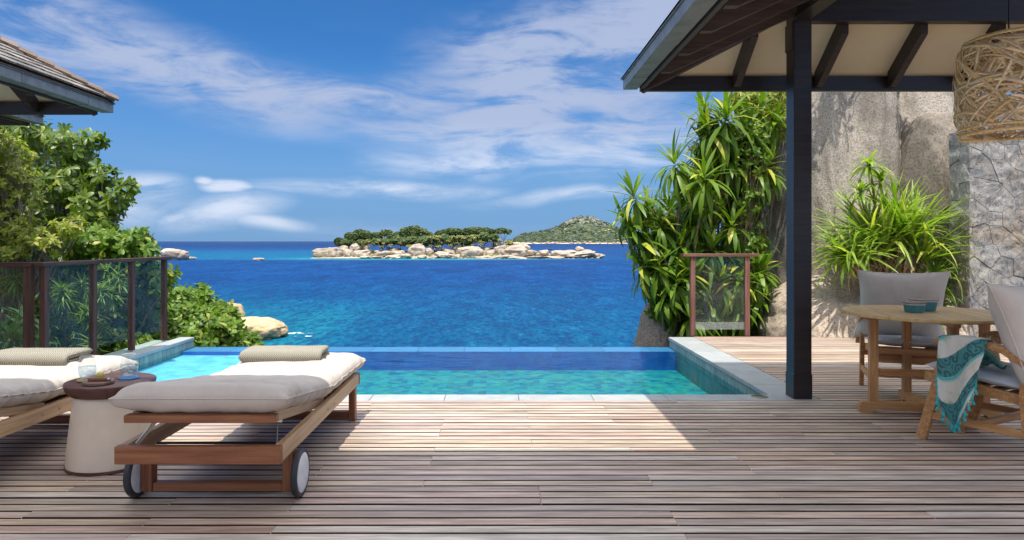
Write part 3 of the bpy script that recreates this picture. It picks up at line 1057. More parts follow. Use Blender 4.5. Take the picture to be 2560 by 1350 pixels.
# ================================================================== PAVILION ROOFS
def wing_roof(root, C, sg, y_near, x_far, sl, sb, rafters_side, rafters_back, zb=2.64, hipcap=False, shingles=False, back_limit=9.0):
    """hipped roof corner. C = (x, y) of the outer corner, sg = +1 if the roof lies to +X of it.
       zb = underside height of the eave; side slope sl, back slope sb"""
    cx, cy = C
    zt = zb + .10                       # ceiling height at the eave board
    ex = cx + sg * .14                  # eave board line
    ey = cy - .05
    X = lambda d: ex + sg * d
    top = 3.4
    # lengths available
    dx = abs(x_far - ex)
    dy = ey - y_near
    hz = lambda d: zt + sl * d
    # hip: points where sl*dx == sb*dy
    dmax = min(dx, dy * sb / sl)
    hp = (X(dmax), ey - dmax * sl / sb)
    # side slope polygon (ceiling)
    P0 = (ex, ey, zt)
    P1 = (ex, y_near, zt)
    P2 = (X(dmax), y_near, zt + sl * dmax)
    P3 = (X(dmax), hp[1], zt + sl * dmax)
    th = .05
    v = [P0, P1, P2, P3]
    v2_ = [(a, b, c + th) for a, b, c in v]
    ob('ceiling_panel', me('ceiling_panel', v, [(0, 1, 2, 3)], M['ceiling']), root)
    Q0 = (ex, ey, zt)
    Q1 = (x_far, ey, zt)
    dd = ey - hp[1]
    Q2 = (x_far, hp[1], zt + sb * dd)
    Q3 = (hp[0], hp[1], zt + sb * dd)
    ob('ceiling_panel', me('ceiling_panel', [Q0, Q3, Q2, Q1], [(0, 1, 2, 3)], M['ceiling']), root)
    # roof skin above
    tk = .05
    ox = cx - sg * .02
    oy = cy + .02
    zs = zt + tk - .05
    d2 = dmax + .16
    hx, hy = ox + sg * d2, oy - d2 * sl / sb
    A = [(ox, oy, zs), (ox, y_near, zs), (hx, y_near, zs + sl * d2), (hx, hy, zs + sl * d2)]
    B = [(ox, oy, zs), (hx, hy, zs + sl * d2), (x_far, hy, zs + sl * d2), (x_far, oy, zs)]
    ob('roof_skin', me('roof_skin', A + B, [(0, 1, 2, 3), (4, 5, 6, 7)], M['rafter']), root)
    # eave boards
    box('eave_board', root, (min(ex, ex + sg * .035), y_near, zb - .015), (max(ex, ex + sg * .035), ey, zt + .0), M['rafter'])
    box('eave_beam', root, (min(ex, x_far), ey - .05, zb - .03), (max(ex, x_far), ey, zt - .001), M['post'])
    # gutters
    gx0, gx1 = sorted((cx, ex - sg * .012))
    y = cy
    first = True
    i = 0
    while y > y_near:
        y1 = max(y - (.45 if first else .95), y_near)
        first = False
        box('gutter_section', root, (gx0, y1 + .004, zb + .004 * (i % 2)), (gx1, y - .004, zb + .085), M['zinc'], .002)
        box('gutter_lip', root, (min(gx0 - .012, gx1 + .0) if sg > 0 else gx1 - .015, y1, zb + .0865), (gx0 + .02 if sg > 0 else gx1 + .012, y, zb + .094), M['zinc'], .001)
        y = y1
        i += 1
    # rafters of the side slope: flat-cut tails at the eave board
    for ry in rafters_side:
        d_end = min(dx, (ey - ry) * sb / sl) if ry > hp[1] else dmax
        d_end = min(d_end, dmax)
        w2, dp = .028, .135
        zc = zt - .002
        prof_ = [(.04, zc + .04 * sl), (.04, zb - .02), (.115, zb - .02), (d_end, zb - .02 + sl * (d_end - .115)), (d_end, zc + sl * d_end)]
        V_ = [(X(a), ry - w2, b) for a, b in prof_] + [(X(a), ry + w2, b) for a, b in prof_]
        n_ = len(prof_)
        Fq = [tuple(range(n_)), tuple(range(2 * n_ - 1, n_ - 1, -1))] + [(j, n_ + j, n_ + (j + 1) % n_, (j + 1) % n_) for j in range(n_)]
        ob('rafter', me('rafter', V_, Fq, M['rafter']), root)
    for rx in rafters_back:
        dmx = dd
        da = abs(rx - ex)
        d_end = min(dd, da * sl / sb, back_limit)
        w2 = .028
        zc = zt - .002
        prof_ = [(.05, zc + .05 * sb), (.05, zb + .00), (.10, zb + .0), (d_end, zb + sb * (d_end - .10)), (d_end, zc + sb * d_end)]
        V_ = [(rx - w2, ey - a, b) for a, b in prof_] + [(rx + w2, ey - a, b) for a, b in prof_]
        n_ = len(prof_)
        Fq = [tuple(range(n_)), tuple(range(2 * n_ - 1, n_ - 1, -1))] + [(j, n_ + j, n_ + (j + 1) % n_, (j + 1) % n_) for j in range(n_)]
        ob('rafter', me('rafter', V_, Fq, M['rafter']), root)
    # hip rafter
    bar('hip_rafter', root, (ex, ey, zt - .075), (hp[0], hp[1], zt + sl * dmax - .075), .055, .15, M['rafter'])
    # shingles on the outer skin of the side slope
    if shingles:
        yl = oy
        c = 0
        d = .02
        while d < d2 and c < shingles:
            y = oy - d * sl / sb - .05
            while y > max(y_near, oy - 5.2):
                wd = random.uniform(.10, .19)
                s = ob('roof_shingle', None or box_mesh(.27, round(wd - .006, 3), .020, M['shingle'], .002), root)
                zc = zs + sl * (d + .12) + .022
                a = math.atan(sl) - .075
                s.location = (ox + sg * (d + .12), y - wd / 2, zc)
                s.rotation_euler = (random.uniform(-.02, .02), -sg * a, random.uniform(-.02, .02))
                y -= wd
            d += .125
            c += 1
    if hipcap:
        L_ = math.hypot(math.hypot(hx - ox, hy - oy), sl * d2)
        dirv = Vector((hx - ox, hy - oy, sl * d2)).normalized()
        side = dirv.cross(Vector((0, 0, 1))).normalized()
        upv = side.cross(dirv)
        n_ = int(L_ / .16)
        for i in range(n_):
            p = Vector((ox, oy, zs)) + dirv * (.02 + i * .16)
            for s_ in (-1, 1):
                q0 = p + side * s_ * .055 + upv * .045
                q1 = q0 + dirv * .24 - upv * .02
                bar('ridge_shingle', root, q0, q1, .125, .022, M['hipcap'], up=(upv + side * s_ * .55).normalized(), ch=.002)
    return dict(ex=ex, ey=ey, zt=zt)


rw = thing('dining_pavilion_roof', 'dark timber hipped roof with cream ceiling over the dining table', 'roof', (0, 0, 0))
ry_ = [5.47, 4.94, 4.41, 3.94, 3.47, 3.0, 2.5, 2.0]
wing_roof(rw, (1.112, 6.18), 1, 1.8, 6.6, .457, .76, ry_, [2.10, 2.83, 3.48, 4.12, 4.76, 5.4, 6.04], back_limit=.535)
box('ring_beam', rw, (2.505, 5.50, 3.045), (6.6, 5.59, 3.30), M['post'])
box('ring_beam', rw, (2.36, 2.0, 3.055), (2.50, 5.495, 3.30), M['post'])
post = thing('roof_post', 'tall square near-black timber post at the corner of the pool coping', 'post', (2.436, 5.565, 0))
box('shaft', post, (-.072, -.075, .0), (.072, .075, 3.30), M['post'], .004)
box('foot_sleeve', post, (-.076, -.079, .0), (.076, .079, .20), M['post'], .004)
box('head_cheek', post, (-.084, -.070, 2.82), (-.0725, .070, 3.04), M['post'], .002)

lw = thing('shingled_pavilion_roof', 'shingled hipped roof corner with zinc gutter at the upper left', 'roof', (0, 0, 0))
wing_roof(lw, (-4.13, 7.30), -1, 1.5, -8.6, .60, .60, [6.9, 6.3, 5.7, 5.1, 4.5, 3.9, 3.3, 2.7], [-4.9, -5.5, -6.1, -6.7], hipcap=True, shingles=9)
lw2 = thing('rear_pavilion_roof', 'second lower eave with gutter peeping out under the shingled roof', 'roof', (0, 0, 0))
wing_roof(lw2, (-6.02, 9.0), -1, 7.6, -9.5, .6, .6, [8.4, 7.8], [-6.9], zb=2.814, hipcap=True)
# unseen roof strip that shades the near deck, cut short to let skylight in
mr = thing('main_room_roof', 'broad roof overhead that shades the near part of the deck', 'roof', (0, 0, 0))
ob('roof_slab', me('roof_slab', [(-4.3, 3.2, 2.66), (1.14, 3.2, 2.66), (1.14, 1.3, 3.2), (-4.3, 1.3, 3.2), (-4.3, 3.2, 2.74), (1.14, 3.2, 2.74), (1.14, 1.3, 3.28), (-4.3, 1.3, 3.28)],
                   [(0, 1, 2, 3), (7, 6, 5, 4), (0, 4, 5, 1), (1, 5, 6, 2), (2, 6, 7, 3), (3, 7, 4, 0)], M['ceiling']), mr)
box('eave_board', mr, (-4.3, 3.16, 2.63), (1.09, 3.215, 2.655), M['rafter'])

# ================================================================== RAILINGS
rl = thing('glass_balustrade', 'dark timber railing with glass panes running along the left pool edge', 'railing', (-4.40, 0, 0))
ys_ = [6.59, 7.38, 8.15, 8.94]
for y in ys_:
    bar('post', rl, (0, y, -.03), (0, y, 1.03), .058, .066, M['rail'])
bar('handrail', rl, (0.0, 6.50, 1.048), (0.0, 9.05, 1.048), .095, .038, M['rail'])
for a, b in zip(ys_[:-1], ys_[1:]):
    box('glass_pane', rl, (-.005, a + .033, .11), (.005, b - .033, 1.028), M['glass'], .001)
rl2 = thing('corner_balustrade', 'railing section turning left from the corner post at the frame edge', 'railing', (0, 6.52, 0))
bar('handrail', rl2, (-4.46, 0, 1.045), (-6.9, 0, 1.045), .09, .045, M['rail'])
for x in (-4.50, -5.75):
    bar('post', rl2, (x, 0, -.02), (x, 0, 1.02), .075, .06, M['rail'])
box('glass_pane', rl2, (-5.71, -.005, .11), (-4.54, .005, 1.02), M['glass'], .001)
box('glass_pane', rl2, (-6.8, -.005, .11), (-5.79, .005, 1.02), M['glass'], .001)
M['rail2'] = wood_mat('red_brown_timber', (.12, .050, .033), (.24, .115, .085), .5, 1, .12, .1, .2)
rr = thing('garden_balustrade', 'short railing with a pale reflected band low on its glass before the dracaenas', 'railing', (0, 9.17, 0))
bar('handrail', rr, (2.45, 0, 1.083), (3.46, 0, 1.083), .10, .040, M['rail2'])
bar('post', rr, (2.585, 0, 0), (2.585, 0, 1.062), .066, .06, M['rail2'])
bar('post', rr, (3.315, 0, 0), (3.315, 0, 1.062), .066, .06, M['rail2'])
box('glass_pane', rr, (2.62, -.005, .085), (3.28, .005, 1.06), M['glass'], .001)
m_fr, nt = new_mat('reflection_band')
out(nt, nt.n('ShaderNodeMixShader', {0: .2, 1: nt.n('ShaderNodeBsdfTransparent').outputs[0], 2: nt.n('ShaderNodeBsdfDiffuse', {'Color': (.5, .52, .5, 1)}).outputs[0]}).outputs[0])
box('reflection_band', rr, (2.62, -.0085, .085), (3.28, -.0055, .185), m_fr, .0005)  # reflected deck edge built as a pale strip on the pane

# ================================================================== GARDEN ROCKS AND WALL
def hero(label, c, s, rot, seed, mat, sub=6, amp=.16, sq=.72, cracks=0.0, freq=1.1, name='granite_boulder', group='granite boulders beside the deck'):
    o = ob(name, boulder_mesh(name, sub, mat, seed, amp, freq, sq, .04, cracks, .010))
    o.location, o.scale, o.rotation_euler = c, s, rot
    return tag(o, label, 'boulder', group)


hero('huge upright speckled granite boulder directly behind the dark post', (5.32, 11.7, 2.6), (.96, 1.7, 3.9), (-.14, .05, .1), 3, M['granite'], 6, .12, .74)
hero('tall sunlit granite boulder rising behind the strap-leaved plant', (7.0, 11.5, 2.4), (.82, 1.3, 3.6), (-.14, -.05, -.3), 8, M['granite'], 6, .16, .70)
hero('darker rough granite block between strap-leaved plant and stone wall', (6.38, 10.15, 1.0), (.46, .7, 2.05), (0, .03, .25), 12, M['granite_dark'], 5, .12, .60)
hero('low sloping warm granite rock spreading beside the deck edge', (5.15, 10.05, -.25), (1.42, 1.15, 1.05), (0, .05, -.15), 15, M['granite_low'], 6, .14, .85)
hero('low granite shelf running behind the dining chairs', (6.1, 10.0, -.3), (1.3, 1.25, .95), (0, .0, -.3), 17, M['granite_low'], 5, .16, .8)
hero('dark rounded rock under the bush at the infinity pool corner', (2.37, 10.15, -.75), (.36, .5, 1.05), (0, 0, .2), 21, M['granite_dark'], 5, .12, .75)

# stone wall with individually cut stones
wall = thing('stone_wall', 'blue-grey wall of irregular fitted stones at the right edge', 'wall', (6.05, 8.8, 0))
WL, WH, WT = 2.3, 2.72, .40
box('core', wall, (.035, .035, -.3), (WL, WT, WH - .03), M['mortar'])
pts = []
random.seed(11)
gx_, gz_ = 8, 13
for i in range(-1, gx_ + 1):
    for j in range(-1, gz_ + 1):
        pts.append(((i + .5 + (.5 if j % 2 else 0) + random.uniform(-.36, .36)) * WL / gx_, (j + .5 + random.uniform(-.36, .36)) * WH / gz_))


def clip(poly, nx_, nz_, d):
    res = []
    for i in range(len(poly)):
        a, b = poly[i], poly[(i + 1) % len(poly)]
        da, db = a[0] * nx_ + a[1] * nz_ - d, b[0] * nx_ + b[1] * nz_ - d
        if da <= 0:
            res.append(a)
        if da * db < 0:
            t = da / (da - db)
            res.append((a[0] + (b[0] - a[0]) * t, a[1] + (b[1] - a[1]) * t))
    return res


def inset(poly, dlt):
    cx_ = sum(p[0] for p in poly) / len(poly)
    cz_ = sum(p[1] for p in poly) / len(poly)
    for i in range(len(poly)):
        pass
    p2 = list(poly)
    n_ = len(poly)
    for i in range(n_):
        a, b = poly[i], poly[(i + 1) % n_]
        ex_, ez_ = b[0] - a[0], b[1] - a[1]
        l = math.hypot(ex_, ez_)
        if l < 1e-6:
            continue
        nx_, nz_ = ez_ / l, -ex_ / l
        if (cx_ - a[0]) * nx_ + (cz_ - a[1]) * nz_ > 0:
            nx_, nz_ = -nx_, -nz_
        p2 = clip(p2, nx_, nz_, a[0] * nx_ + a[1] * nz_ - dlt)
        if len(p2) < 3:
            return None
    return p2


def resample(poly, step=.035):
    r_ = []
    for i in range(len(poly)):
        a, b = poly[i], poly[(i + 1) % len(poly)]
        l = math.hypot(b[0] - a[0], b[1] - a[1])
        k_ = max(1, int(l / step))
        for q in range(k_):
            t = q / k_
            r_.append((a[0] + (b[0] - a[0]) * t, a[1] + (b[1] - a[1]) * t))
    return r_


def stones(pts, WL, WH, put):
    for i, (ax, az_) in enumerate(pts):
        poly = [(0, 0), (WL, 0), (WL, WH), (0, WH)]
        for j, (bx, bz) in enumerate(pts):
            if i != j and math.hypot(ax - bx, az_ - bz) < 1.2:
                nx_, nz_ = bx - ax, bz - az_
                poly = clip(poly, nx_, nz_, (bx * bx + bz * bz - ax * ax - az_ * az_) / 2)
                if len(poly) < 3:
                    break
        if len(poly) < 3:
            continue
        p1_ = inset(poly, .0022)
        if not p1_:
            continue
        p1_ = resample(p1_)
        cx_ = sum(p[0] for p in p1_) / len(p1_)
        cz_ = sum(p[1] for p in p1_) / len(p1_)
        hd = random.uniform(-.005, .006)
        V, Fc = [], []
        n_ = len(p1_)
        # rings: back edge, front edge, bevel, mid, centre
        for (sc_, yy, nz) in ((1, .06, .002), (1, .002, .003), (.985, -.003, .006), (.6, -.003, .011), (.28, -.003, .011)):
            for (x_, z_) in p1_:
                xx, zz_ = cx_ + (x_ - cx_) * sc_, cz_ + (z_ - cz_) * sc_
                q = mnoise.noise(Vector((xx * 9, zz_ * 9, 2.0)))
                jx = mnoise.noise(Vector((x_ * 22, z_ * 22, 7))) * .006
                V.append(put(xx + jx, yy - hd + q * nz * 1.6, zz_ + mnoise.noise(Vector((x_ * 22, z_ * 22, 17))) * .006))
        V.append(put(cx_, -.006 - hd, cz_))
        for r_ in range(4):
            for q in range(n_):
                Fc.append((r_ * n_ + q, r_ * n_ + (q + 1) % n_, (r_ + 1) * n_ + (q + 1) % n_, (r_ + 1) * n_ + q))
        for q in range(n_):
            Fc.append((4 * n_ + q, 4 * n_ + (q + 1) % n_, 5 * n_))
        o = ob('wall_stone', me('wall_stone', V, Fc, M['wallstone'], False), wall)


stones(pts, WL, WH, lambda u, d, z: (u, d, z))
p2s = [((i + .5 + random.uniform(-.3, .3)) * (WT) / 2, (j + .5 + random.uniform(-.3, .3)) * WH / 12) for i in range(-1, 3) for j in range(-1, 13)]
stones(p2s, WT, WH, lambda u, d, z: (d + .004, WT - u, z))
for k in range(6):
    box('cap_stone', wall, (k * WL / 6 + .005, .02, WH - .035), ((k + 1) * WL / 6 - .005, WT, WH + random.uniform(-.01, .012)), M['wallstone'], .012)

# ================================================================== SUN LOUNGERS
def mattress_mesh(name, xw, y0, y1, zfun, T=.125, seed=0, quilts=12, nu=46, nv=110):
    """closed cushion: u across (-1..1), v along (0..1); edges pinch to a seam and the corners stick out"""
    V, Q = [], []
    L = y1 - y0
    for side in (1, -1):
        for j in range(nv):
            v = j / (nv - 1)
            # denser rows near the ends
            v = .5 - .5 * math.cos(math.pi * v)
            vv = 2 * v - 1
            for i in range(nu):
                u = -math.cos(math.pi * i / (nu - 1))
                au, av = abs(u), abs(vv)
                bulge_u = (1 - au ** 7) ** .5
                bulge_v = (1 - av ** 26) ** .5
                t = T * .5 * bulge_u * bulge_v
                q = .5 + .5 * math.cos(2 * math.pi * v * quilts)
                t *= 1 - .30 * (q ** 4) * (1 if side > 0 else .3)
                pinch_x = 1 - .045 * (1 - av ** 3) * au ** 2 - .03 * (q ** 4) * au ** 3 * (1 - av ** 6)
                x = xw * u * pinch_x
                y = y0 + L * v + (1 - au ** 2.2) * .02 * (1 if vv < 0 else -1) * av ** 6
                wr = mnoise.noise(Vector((x * 9, y * 7, seed))) * .008 + mnoise.noise(Vector((x * 7 + 3, y * 26, seed + 4))) * .016 * au ** 3 + mnoise.noise(Vector((x * 24 + 3, y * 24, seed + 8))) * .003
                puck = mnoise.noise(Vector((seed, y * 38, side))) * .011 * au ** 6
                x += puck
                zc, nyv, nzv = zfun(y)
                off = side * t + wr * (1 if t > .004 else 0) + T * .5
                V.append((x, y + nyv * off, zc + nzv * off + (puck if au > .9 else 0)))
    n1 = nu * nv
    for s in (0, 1):
        for j in range(nv - 1):
            for i in range(nu - 1):
                a = s * n1 + j * nu + i
                q = (a, a + 1, a + nu + 1, a + nu)
                Q.append(q if s == 0 else q[::-1])
    m = np_mesh(name, V, Q, M['cream'], True)
    bm = bmesh.new()
    bm.from_mesh(m)
    bmesh.ops.remove_doubles(bm, verts=bm.verts, dist=.0005)
    bmesh.ops.recalc_face_normals(bm, faces=bm.faces)
    bm.to_mesh(m)
    bm.free()
    # seam path
    seam = []
    for j in range(nv):
        seam.append(V[j * nu])
    for i in range(1, nu):
        seam.append(V[(nv - 1) * nu + i])
    for j in range(nv - 2, -1, -1):
        seam.append(V[j * nu + nu - 1])
    for i in range(nu - 2, 0, -1):
        seam.append(V[i])
    seam.append(seam[0])
    return m, seam


def fabric_tube(name, parent, pts, r, mat, sides=6):
    v, q = tube_np([(pts, r)], sides)
    return ob(name, np_mesh(name, v, q, mat, True), parent)


LW = .3845                       # half width of the frame
LY0, LY1 = -.90, .90             # near and far ends of the frame
RZ0, RZ1 = .238, .318            # rail underside and top


def make_lounger():
    t = thing('sun_lounger', 'teak sun lounger with cream mattress, wheels towards the camera, in the middle', 'sun lounger', (-1.40, 4.055, 0), 0, 'teak sun loungers facing the pool')
    m = M['teak']
    zc = (RZ0 + RZ1) / 2
    for s in (-1, 1):
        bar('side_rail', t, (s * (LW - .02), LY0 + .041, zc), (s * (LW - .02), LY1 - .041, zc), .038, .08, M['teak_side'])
    bar('end_rail', t, (-LW, LY0 + .02, zc), (LW, LY0 + .02, zc), .04, .082, m)
    bar('end_rail', t, (-LW, LY1 - .02, zc), (LW, LY1 - .02, zc), .04, .082, m)
    # near legs carry the wheels, far legs stand on the deck
    for s in (-1, 1):
        bar('leg', t, (s * (LW - .035), LY0 + .25, .03), (s * (LW - .035), LY0 + .25, RZ0 - .001), .055, .06, m, up=(0, 1, 0))
        bar('leg', t, (s * (LW - .03), LY1 - .11, 0), (s * (LW - .03), LY1 - .11, RZ0 - .001), .045, .06, m, up=(0, 1, 0))
    bar('crossbar', t, (-LW + .064, LY0 + .25, .052), (LW - .064, LY0 + .25, .052), .05, .042, m)
    bar('crossbar', t, (-LW + .054, LY1 - .11, .040), (LW - .054, LY1 - .11, .040), .05, .055, m)
    for s in (-1, 1):
        wv, wf = lathe([(0, -.014), (.098, -.014), (.112, -.016), (.117, -.008), (.117, .008), (.112, .016), (.098, .014), (0, .014)], 48)
        wv = [(z, a, b) for (a, b, z) in wv]
        wh = ob('wheel', me('wheel', wv, wf, M['rubber'], False), t, (s * (LW + .019), LY0 + .25, .117))
        dv, df = lathe([(0, .0205), (.060, .0205), (.086, .019), (.096, .0145)], 48)
        dv = [(s * z, a, b) for (a, b, z) in dv]
        ob('wheel_disc', me('wheel_disc', dv, df, M['disc'], True), wh)
        dv2 = [(-s * z_, a, b) for (z_, a, b) in [(abs(q[0]), q[1], q[2]) for q in dv]]
        ob('wheel_disc', me('wheel_disc', dv2, df, M['disc'], True), wh)
        av, aq = tube_np([([(-s * .02, 0, 0), (-s * .075, 0, 0)], .008)], 8)
        ob('axle', np_mesh('axle', av, aq, M['steel']), wh)
    # fixed slats of the flat part
    for i in range(8):
        y = .13 + i * .088
        bar('slat', t, (-LW + .045, y, RZ1 - .028), (LW - .045, y, RZ1 - .028), .062, .018, m)
    # raised backrest, hinged at y = .06
    hy, hz = .06, .315
    ny, nz = LY0 + .05, .452
    for s in (-1, 1):
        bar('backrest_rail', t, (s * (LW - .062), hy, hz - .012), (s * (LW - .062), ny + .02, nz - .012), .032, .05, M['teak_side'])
    for i in range(9):
        f = (i + .4) / 9
        y, z = hy + (ny - hy) * f, hz + (nz - hz) * f
        if i < 9:
            bar('slat', t, (-LW + .08, y, z), (LW - .08, y, z), .060, .016, m, up=(0, (nz - hz), (hy - ny)))
    bar('backrest_end', t, (-LW + .03, ny, nz - .012), (LW - .03, ny, nz - .012), .05, .036, m)
    # metal stays
    for s in (-1, 1):
        bar('stay', t, (s * (LW - .085), ny + .17, nz - .07), (s * (LW - .05), LY0 + .10, RZ1 - .02), .008, .022, M['steel'])
        bar('stay', t, (s * (LW - .085), ny + .17, nz - .07), (s * (LW - .085), ny + .05, nz - .035), .05, .02, M['steel'])
        v, q = tube_np([([(s * (LW + .0005), -.03, zc), (s * (LW + .003), -.03, zc)], .006)], 8)
        ob('bolt', np_mesh('bolt', v, q, M['steel']), t)
        v, q = tube_np([([(s * (LW + .0005), .12, zc), (s * (LW + .003), .12, zc)], .006)], 8)
        ob('bolt', np_mesh('bolt', v, q, M['steel']), t)
    v, q = tube_np([([(-LW + .06, -.62, .235 + .02), (LW - .06, -.62, .255)], .007)], 8)
    ob('stay_rod', np_mesh('stay_rod', v, q, M['blackmetal']), t)

    def zf(y):
        if y > .12:
            return RZ1 + .004, 0, 1
        if y > -.04:                      # soft bend
            f = (.12 - y) / .16
            sl = (nz - hz) / (hy - ny) * f
            z = RZ1 + .004 + (nz - hz) / (hy - ny) * .16 * f * f / 2
        else:
            sl = (nz - hz) / (hy - ny)
            z = RZ1 + .004 + sl * .08 + sl * (-.04 - y)
        n = math.hypot(1, sl)
        return z, sl / n, 1 / n
    mm, seam = mattress_mesh('mattress', .415, LY0 + .0, LY1 + .045, zf, .150, 1.0)
    mt = ob('mattress', mm, t)
    fabric_tube('piping', mt, seam, .0042, M['cream'])
    return t


l1 = make_lounger()
l2 = copy_tree(l1)
l2.location = (-3.00, 3.93, 0)
l2['label'] = 'teak sun lounger with cream mattress cut off by the left frame edge'


def towel_mat():
    m, nt = new_mat('khaki_herringbone_towel')
    tc = nt.n('ShaderNodeTexCoord').outputs['Object']
    sp = nt.n('ShaderNodeSeparateXYZ', {0: tc})
    x = sp.outputs[0]
    yz = nt.m('ADD', nt.m('MULTIPLY', sp.outputs[2], .9), nt.m('MULTIPLY', sp.outputs[1], 1.0))
    tri = nt.m('PINGPONG', yz, .026)
    s = nt.m('SINE', nt.m('MULTIPLY', nt.m('ADD', x, nt.m('MULTIPLY', tri, .9)), 520))
    f = nt.smooth(s, -.5, .6)
    c = nt.mix(f, (.17, .155, .12), (.42, .39, .315))
    p = principled(nt, c, .95, nt.bump(s, .5, .0025), .1)
    out(nt, p.outputs[0])
    return m


M['towel'] = towel_mat()


def towel_mesh(L=.53, D=.27, seed=0):
    """a folded towel: one smooth outer fold towards the camera, loose edges at the right-hand end"""
    def ribbon(path, th):
        P = [Vector((0, a, b)) for a, b in path]
        up, dn = [], []
        for i, p in enumerate(P):
            t = (P[min(i + 1, len(P) - 1)] - P[max(i - 1, 0)]).normalized()
            n = Vector((0, -t.z, t.y))
            up.append(p + n * th / 2)
            dn.append(p - n * th / 2)
        return up + dn[::-1]
    def arc(cy, cz, r, a0, a1, n=7):
        return [(cy + r * math.cos(R(a0 + (a1 - a0) * k / n)), cz + r * math.sin(R(a0 + (a1 - a0) * k / n))) for k in range(n + 1)]
    h = D / 2
    paths = [
        ([(h, .010), (0, .009)] + arc(-h + .036, .044, .034, 270, 90) + [(0, .080), (h * .5, .078), (h - .01, .074)], .018, 0),
        ([(h - .01, .031), (0, .029)] + arc(-h + .050, .044, .014, 270, 90) + [(0, .058), (h - .012, .056)], .015, .006),
    ]
    V, Q = [], []
    nx = 40
    for (pa, th, inx) in paths:
        pr = ribbon(pa, th)
        n = len(pr)
        b = len(V)
        for i in range(nx):
            x = -L / 2 + inx + (L - 2 * inx) * i / (nx - 1)
            e = 1 - .30 * (max(0, abs(x) / (L / 2) - .86) / .14) ** 3
            for k, p in enumerate(pr):
                jx = .007 * mnoise.noise(Vector((seed, p.y * 12, p.z * 40))) * (1 if i in (0, nx - 1) else .5)
                dz = .005 * mnoise.noise(Vector((x * 7, p.y * 6, seed))) + .004 * mnoise.noise(Vector((x * 3 + 5, p.z * 10, seed)))
                V.append((x + jx, p.y, max(.001, .044 + (p.z - .044) * e + dz * (p.z > .02))))
        for i in range(nx - 1):
            for k in range(n):
                a = b + i * n + k
                c2 = b + i * n + (k + 1) % n
                Q.append((a, c2, c2 + n, a + n))
        V_l = len(V)
        # end caps as strips
        half = n // 2
        for i in (0, nx - 1):
            for k in range(half - 1):
                a = b + i * n
                q = (a + k, a + k + 1, a + n - 2 - k, a + n - 1 - k)
                Q.append(q if i else q[::-1])
    m = np_mesh('towel', V, Q, M['towel'], True)
    bm = bmesh.new()
    bm.from_mesh(m)
    bmesh.ops.recalc_face_normals(bm, faces=bm.faces)
    bm.to_mesh(m)
    bm.free()
    return m


tw1 = ob('folded_towel', towel_mesh(.545, .27, 1), None, (-1.475, 4.70, .452), rot=(0, 0, R(1.5)))
tag(tw1, 'khaki herringbone towel folded on the middle lounger', 'towel', 'folded herringbone towels')
tw2 = ob('folded_towel', towel_mesh(.575, .29, 5), None, (-3.10, 4.58, .452), rot=(0, 0, R(-1.5)))
tag(tw2, 'khaki herringbone towel folded on the left lounger behind the glasses', 'towel', 'folded herringbone towels')

# ================================================================== SIDE TABLE
st_ = thing('side_table', 'round side table with cream tapered drum and plum-brown wooden top', 'side table', (-2.228, 3.91, 0))
V, Fc = lathe([(.224, .018), (.2245, .03), (.219, .10), (.206, .22), (.194, .33), (.187, .39), (.184, .42)], 72)
ob('drum', me('drum', V, Fc, M['white_stone'], True), st_)
V, Fc = lathe([(0, .0), (.224, .0), (.228, .003), (.228, .018), (.0, .0182)], 72)
ob('base_ring', me('base_ring', V, Fc, M['sidetop'], False), st_)
V, Fc = lathe([(0, .402), (.182, .402), (.205, .410), (.224, .432), (.232, .455), (.234, .470), (.231, .475), (0, .476)], 72)
ob('top', me('top', V, Fc, M['sidetop'], True), st_)
TZ = .476


def coaster(label, x, y, col, tilt):
    V, Fc = lathe([(0, .001), (.052, .001), (.056, .004), (.052, .0065), (0, .0065)], 36)
    o = ob('coaster', me('coaster', V, Fc, flat_mat('coaster_' + str(int(col[2] * 100)), col, .5), True), None, (x, y, TZ), rot=(0, 0, 0))
    return tag(o, label, 'coaster', 'coasters on the side table')


coaster('ochre yellow coaster under the left glass on the side table', -2.355, 3.895, (.42, .27, .08), 0)
coaster('blue coaster under the right glass on the side table', -2.150, 3.955, (.05, .20, .42), 0)


def tumbler(label, x, y):
    t = thing('water_glass', label, 'glass', (x, y, TZ + .0067), 0, 'water glasses on the side table')
    prof = [(0, .001), (.026, .001), (.034, .006), (.044, .030), (.0485, .055), (.046, .080), (.040, .110), (.0365, .132)]
    inner = [(r - .0016, z + (.004 if z < .01 else 0)) for r, z in prof[::-1]]
    V, Fc = lathe(prof + inner, 48)
    ob('bowl', me('bowl', V, Fc, M['tumbler'], True), t)
    wp = [(0, .0062), (.024, .0062), (.0318, .010), (.0418, .030), (.0463, .055), (.0450, .072), (0, .072)]
    V, Fc = lathe(wp, 48)
    ob('water', me('water', V, Fc, M['drinkwater'], True), t)
    v, q = tube_np([([(.0357 * math.cos(a), .0357 * math.sin(a), .132) for a in np.linspace(0, 2 * math.pi, 40)], .0011)], 5)
    ob('rim', np_mesh('rim', v, q, flat_mat('glass_rim', (.75, .8, .82), .1)), t)


